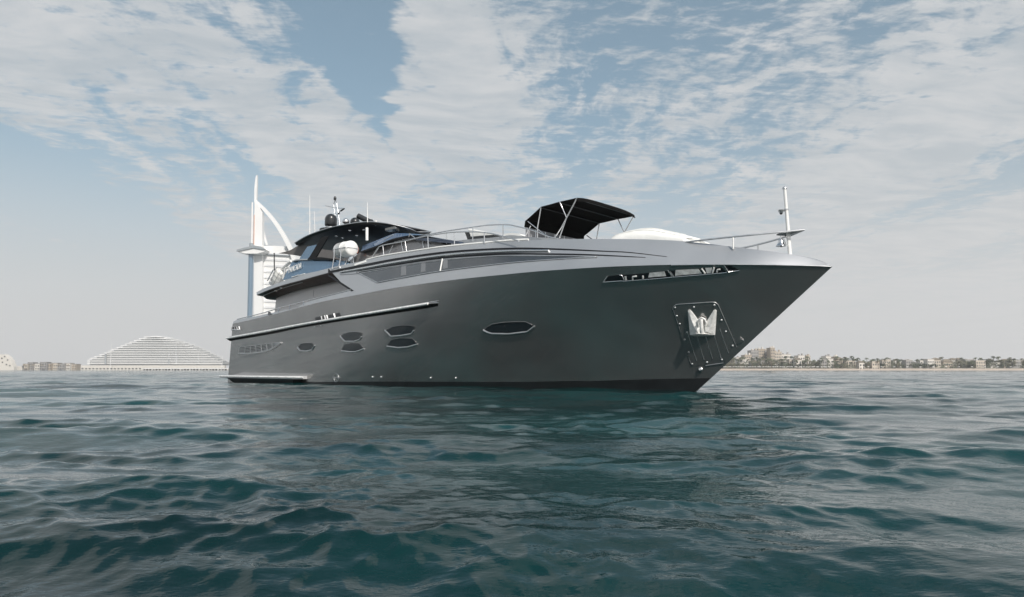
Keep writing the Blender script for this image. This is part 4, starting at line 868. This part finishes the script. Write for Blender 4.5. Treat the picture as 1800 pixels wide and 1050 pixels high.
def copy_tree(o, loc, sc, rz, label):
    c = o.copy(); S.collection.objects.link(c); c.location = loc; c.scale = (sc, sc, sc); c.rotation_euler = (0, 0, rz); c['label'] = label
    for ch in o.children: d = ch.copy(); S.collection.objects.link(d); d.parent = c
    return c
PAL = []; TRE = []
def proto(kind, seed, m, *a):
    k, c = (make_palm if kind == 'palm_tree' else make_tree)(seed, *a)
    t = thing(kind, 'x', 'palm' if kind == 'palm_tree' else 'tree', None, None); k.build('trunk', TRUNK, t); c.build('crown', m, t, fix=False); t['used'] = 0; return t
for i in range(5): PAL.append(proto('palm_tree', i, LEAF[i % 3], 9.5 + i * .7))
for i in range(5): TRE.append(proto('broad_tree', 20 + i, LEAF[(i + 1) % 3], 9, 9 + i * .8))
def put(o, loc, sc, rz, label, group):
    if not o['used']:
        o['used'] = 1; o.location = loc; o.scale = (sc,) * 3; o.rotation_euler = (0, 0, rz); o['label'] = label; c = o
    else: c = copy_tree(o, loc, sc, rz, label)
    c['group'] = group; return c
r = random.Random(3)
for i in range(110):
    px = 1262 + 330 * (i + r.random()) / 110; D = DR + r.uniform(24, 62)
    zone = 'green palm on the beach front below the resort blocks' if px < 1420 else 'green palm among the villas right of the resort blocks'
    put(r.choice(PAL), (px_at(px, D), D, 2.4), r.uniform(.75, 1.15) * (1.18 if px < 1420 else 1), r.uniform(0, 6), zone, 'palms under the resort blocks' if px < 1420 else 'palms among the villas')
for i in range(34):
    px = 1425 + 375 * (i + r.random()) / 34; D = DR + r.uniform(50, 90)
    put(r.choice(PAL), (px_at(px, D), D, 2.6), r.uniform(1.15, 1.45), r.uniform(0, 6), 'tall palm whose crown stands above the roofline of the right shore', 'tall palms of the right shore')
for i in range(70):
    px = 1250 + 560 * (i + r.random()) / 70; D = DR + r.uniform(30, 80); far = px > 1675
    sc = r.uniform(1.1, 1.5) if far else r.uniform(.6, 1.0)
    put(r.choice(TRE), (px_at(px, D), D, 2.4), sc, r.uniform(0, 6), 'large rounded dark tree at the right end of the shore' if far else ('leafy tree between the palms and villas of the beach' if px > 1420 else 'leafy tree under the resort blocks near the bow'), 'rounded trees at the right end' if far else ('trees among the villas' if px > 1420 else 'trees under the resort blocks'))
RB = ((1306, 1318, 622, 1, 'sand coloured resort wing at the left foot of the tall blocks'), (1317, 1330, 614, 3, 'grey resort block, leftmost of the tall group'), (1329, 1341, 611.5, 1, 'sand coloured resort block with a pair of roof towers'), (1341, 1352, 613.5, 3, 'grey resort block in the middle of the tall group'), (1351, 1358.5, 609.5, 1, 'narrow resort tower, tallest of the right shore'), (1358, 1370, 616.5, 0, 'cream resort block just right of the narrow tower'), (1370, 1386, 621, 2, 'pale lower resort block stepping down to the right'), (1291, 1306, 626, 2, 'pale resort house closest to the yacht bow'), (1399, 1410, 623, 2, 'pale block with roof room standing apart right of the resort'), (1413, 1420, 624, 0, 'small cream tower house right of the pale block'), (1447, 1456, 624, 2, 'pale tower house above the palms in mid shore'), (1463, 1468, 625, 1, 'thin sand coloured wind tower in mid shore'))
for i, (x0, x1, y0, m, lab) in enumerate(RB):
    y0 += 2.5
    t = block('resort_block', lab, 'building', x0, x1, y0, DR + 95 + (i % 4) * 8, VW[m], 16, wins=max(2, int((x1 - x0) / 3)), roof=VW[m])
    D = DR + 95 + (i % 4) * 8
    for q in range(2):
        xx = px_at(x0 + (x1 - x0) * (.25 + .5 * q), D); zt_ = gz(y0, D); k = MB(); k.box((-1, 2, zt_ + .4), (1, 5, zt_ + 2.2 + q)); o = k.build('wind_tower', VW[(m + 1) % 4], t); o.location.x = xx - t.location.x; o.location.y = 0
vl = ['cream', 'sand coloured', 'pale', 'grey']
pos_names = []
xs = 1268; i = 0
while xs < 1795:
    w = r.uniform(9, 20); y0 = r.uniform(631, 638) if xs > 1400 else r.uniform(629, 639); m = r.choice([0, 1, 2, 2, 3]); D = DR + r.uniform(26, 90); th = r.random() < .45
    ordn = 'between the yacht bow and the resort blocks' if xs < 1310 else 'below the resort blocks' if xs < 1400 else 'in the middle of the right shore' if xs < 1560 else 'in the right part of the shore' if xs < 1690 else 'between the rounded trees at the right end'
    nm = f"{vl[m]} {'thatched' if th else 'flat roofed'} {'wide' if w > 14 else 'narrow'} villa {'near the sand' if D < DR + 55 else 'set back'} {ordn}"
    block('beach_villa', nm, 'villa', xs, xs + w, y0, D, VW[m], 10, 'villas along the right shore', wins=int(w / 3.5), roof=ROOF if th else VW[2], flat=not th); xs += w * r.uniform(.7, 1.5); i += 1
pr_ = None
for i in range(60):
    px = 1250 + 255 * (i + r.random() * .6) / 60 if i < 48 else 1520 + 270 * (i - 48) / 12; D = DR + 14 + r.random() * 6
    if pr_ is None:
        pr_ = thing('beach_parasol', 'white beach parasol on the sand of the right shore', 'parasol', None, 'white parasols on the beach'); MB().tube([(0, 0, 0), (0, 0, 2.6)], .06, 5).build('pole', TRUNK, pr_); MB().lathe([(1.7, 2.2), (.9, 2.65), (0, 2.9)], 8).build('canopy', PARA, pr_); c = pr_
        c.location = (px_at(px, D), D, 2.05)
    else: copy_tree(pr_, (px_at(px, D), D, 2.05), 1, r.random(), 'white beach parasol on the sand of the right shore')
# undergrowth reads as one mass
k = MB()
for i in range(8500):
    px = 1225 + 590 * r.random() if i < 8000 else 980 + 245 * r.random(); D = DR + r.uniform(28, 85); h_ = r.random() ** 1.4 * 7.0; q = Vector((px_at(px, D), D, 2.5 + h_)); s_ = r.uniform(.4, .95)
    u_ = Vector((r.gauss(0, 1), r.gauss(0, 1), r.gauss(0, 1))).normalized(); w_ = u_.orthogonal().normalized(); k.add([q + u_ * s_, q + w_ * s_, q - u_ * s_, q - w_ * s_], [(0, 1, 2, 3)])
o = k.build('undergrowth', LEAF[0], fix=False); tag(o, 'low scrub and hedges filling the ground between palms and villas on the right shore', 'undergrowth', kind='stuff')
for o in PAL + TRE:
    if 'used' in o: del o['used']

# ------------------------------------------------------------------ the hazy air
k = MB(); k.box((-2600, -2600, -3), (2600, 2700, 345)); hz_ = k.build('haze', bpy.data.materials.new('haze_air')); tag(hz_, 'pale haze over the sea and the far shores', 'haze', kind='stuff')
hm = hz_.data.materials[0]; hm.use_nodes = True; t_ = hm.node_tree; t_.nodes.clear(); pv = t_.nodes.new('ShaderNodeVolumePrincipled'); pv.inputs['Color'].default_value = (1, 1, 1, 1); pv.inputs['Density'].default_value = .00020; pv.inputs['Anisotropy'].default_value = .2
mo = t_.nodes.new('ShaderNodeOutputMaterial'); t_.links.new(pv.outputs[0], mo.inputs['Volume'])
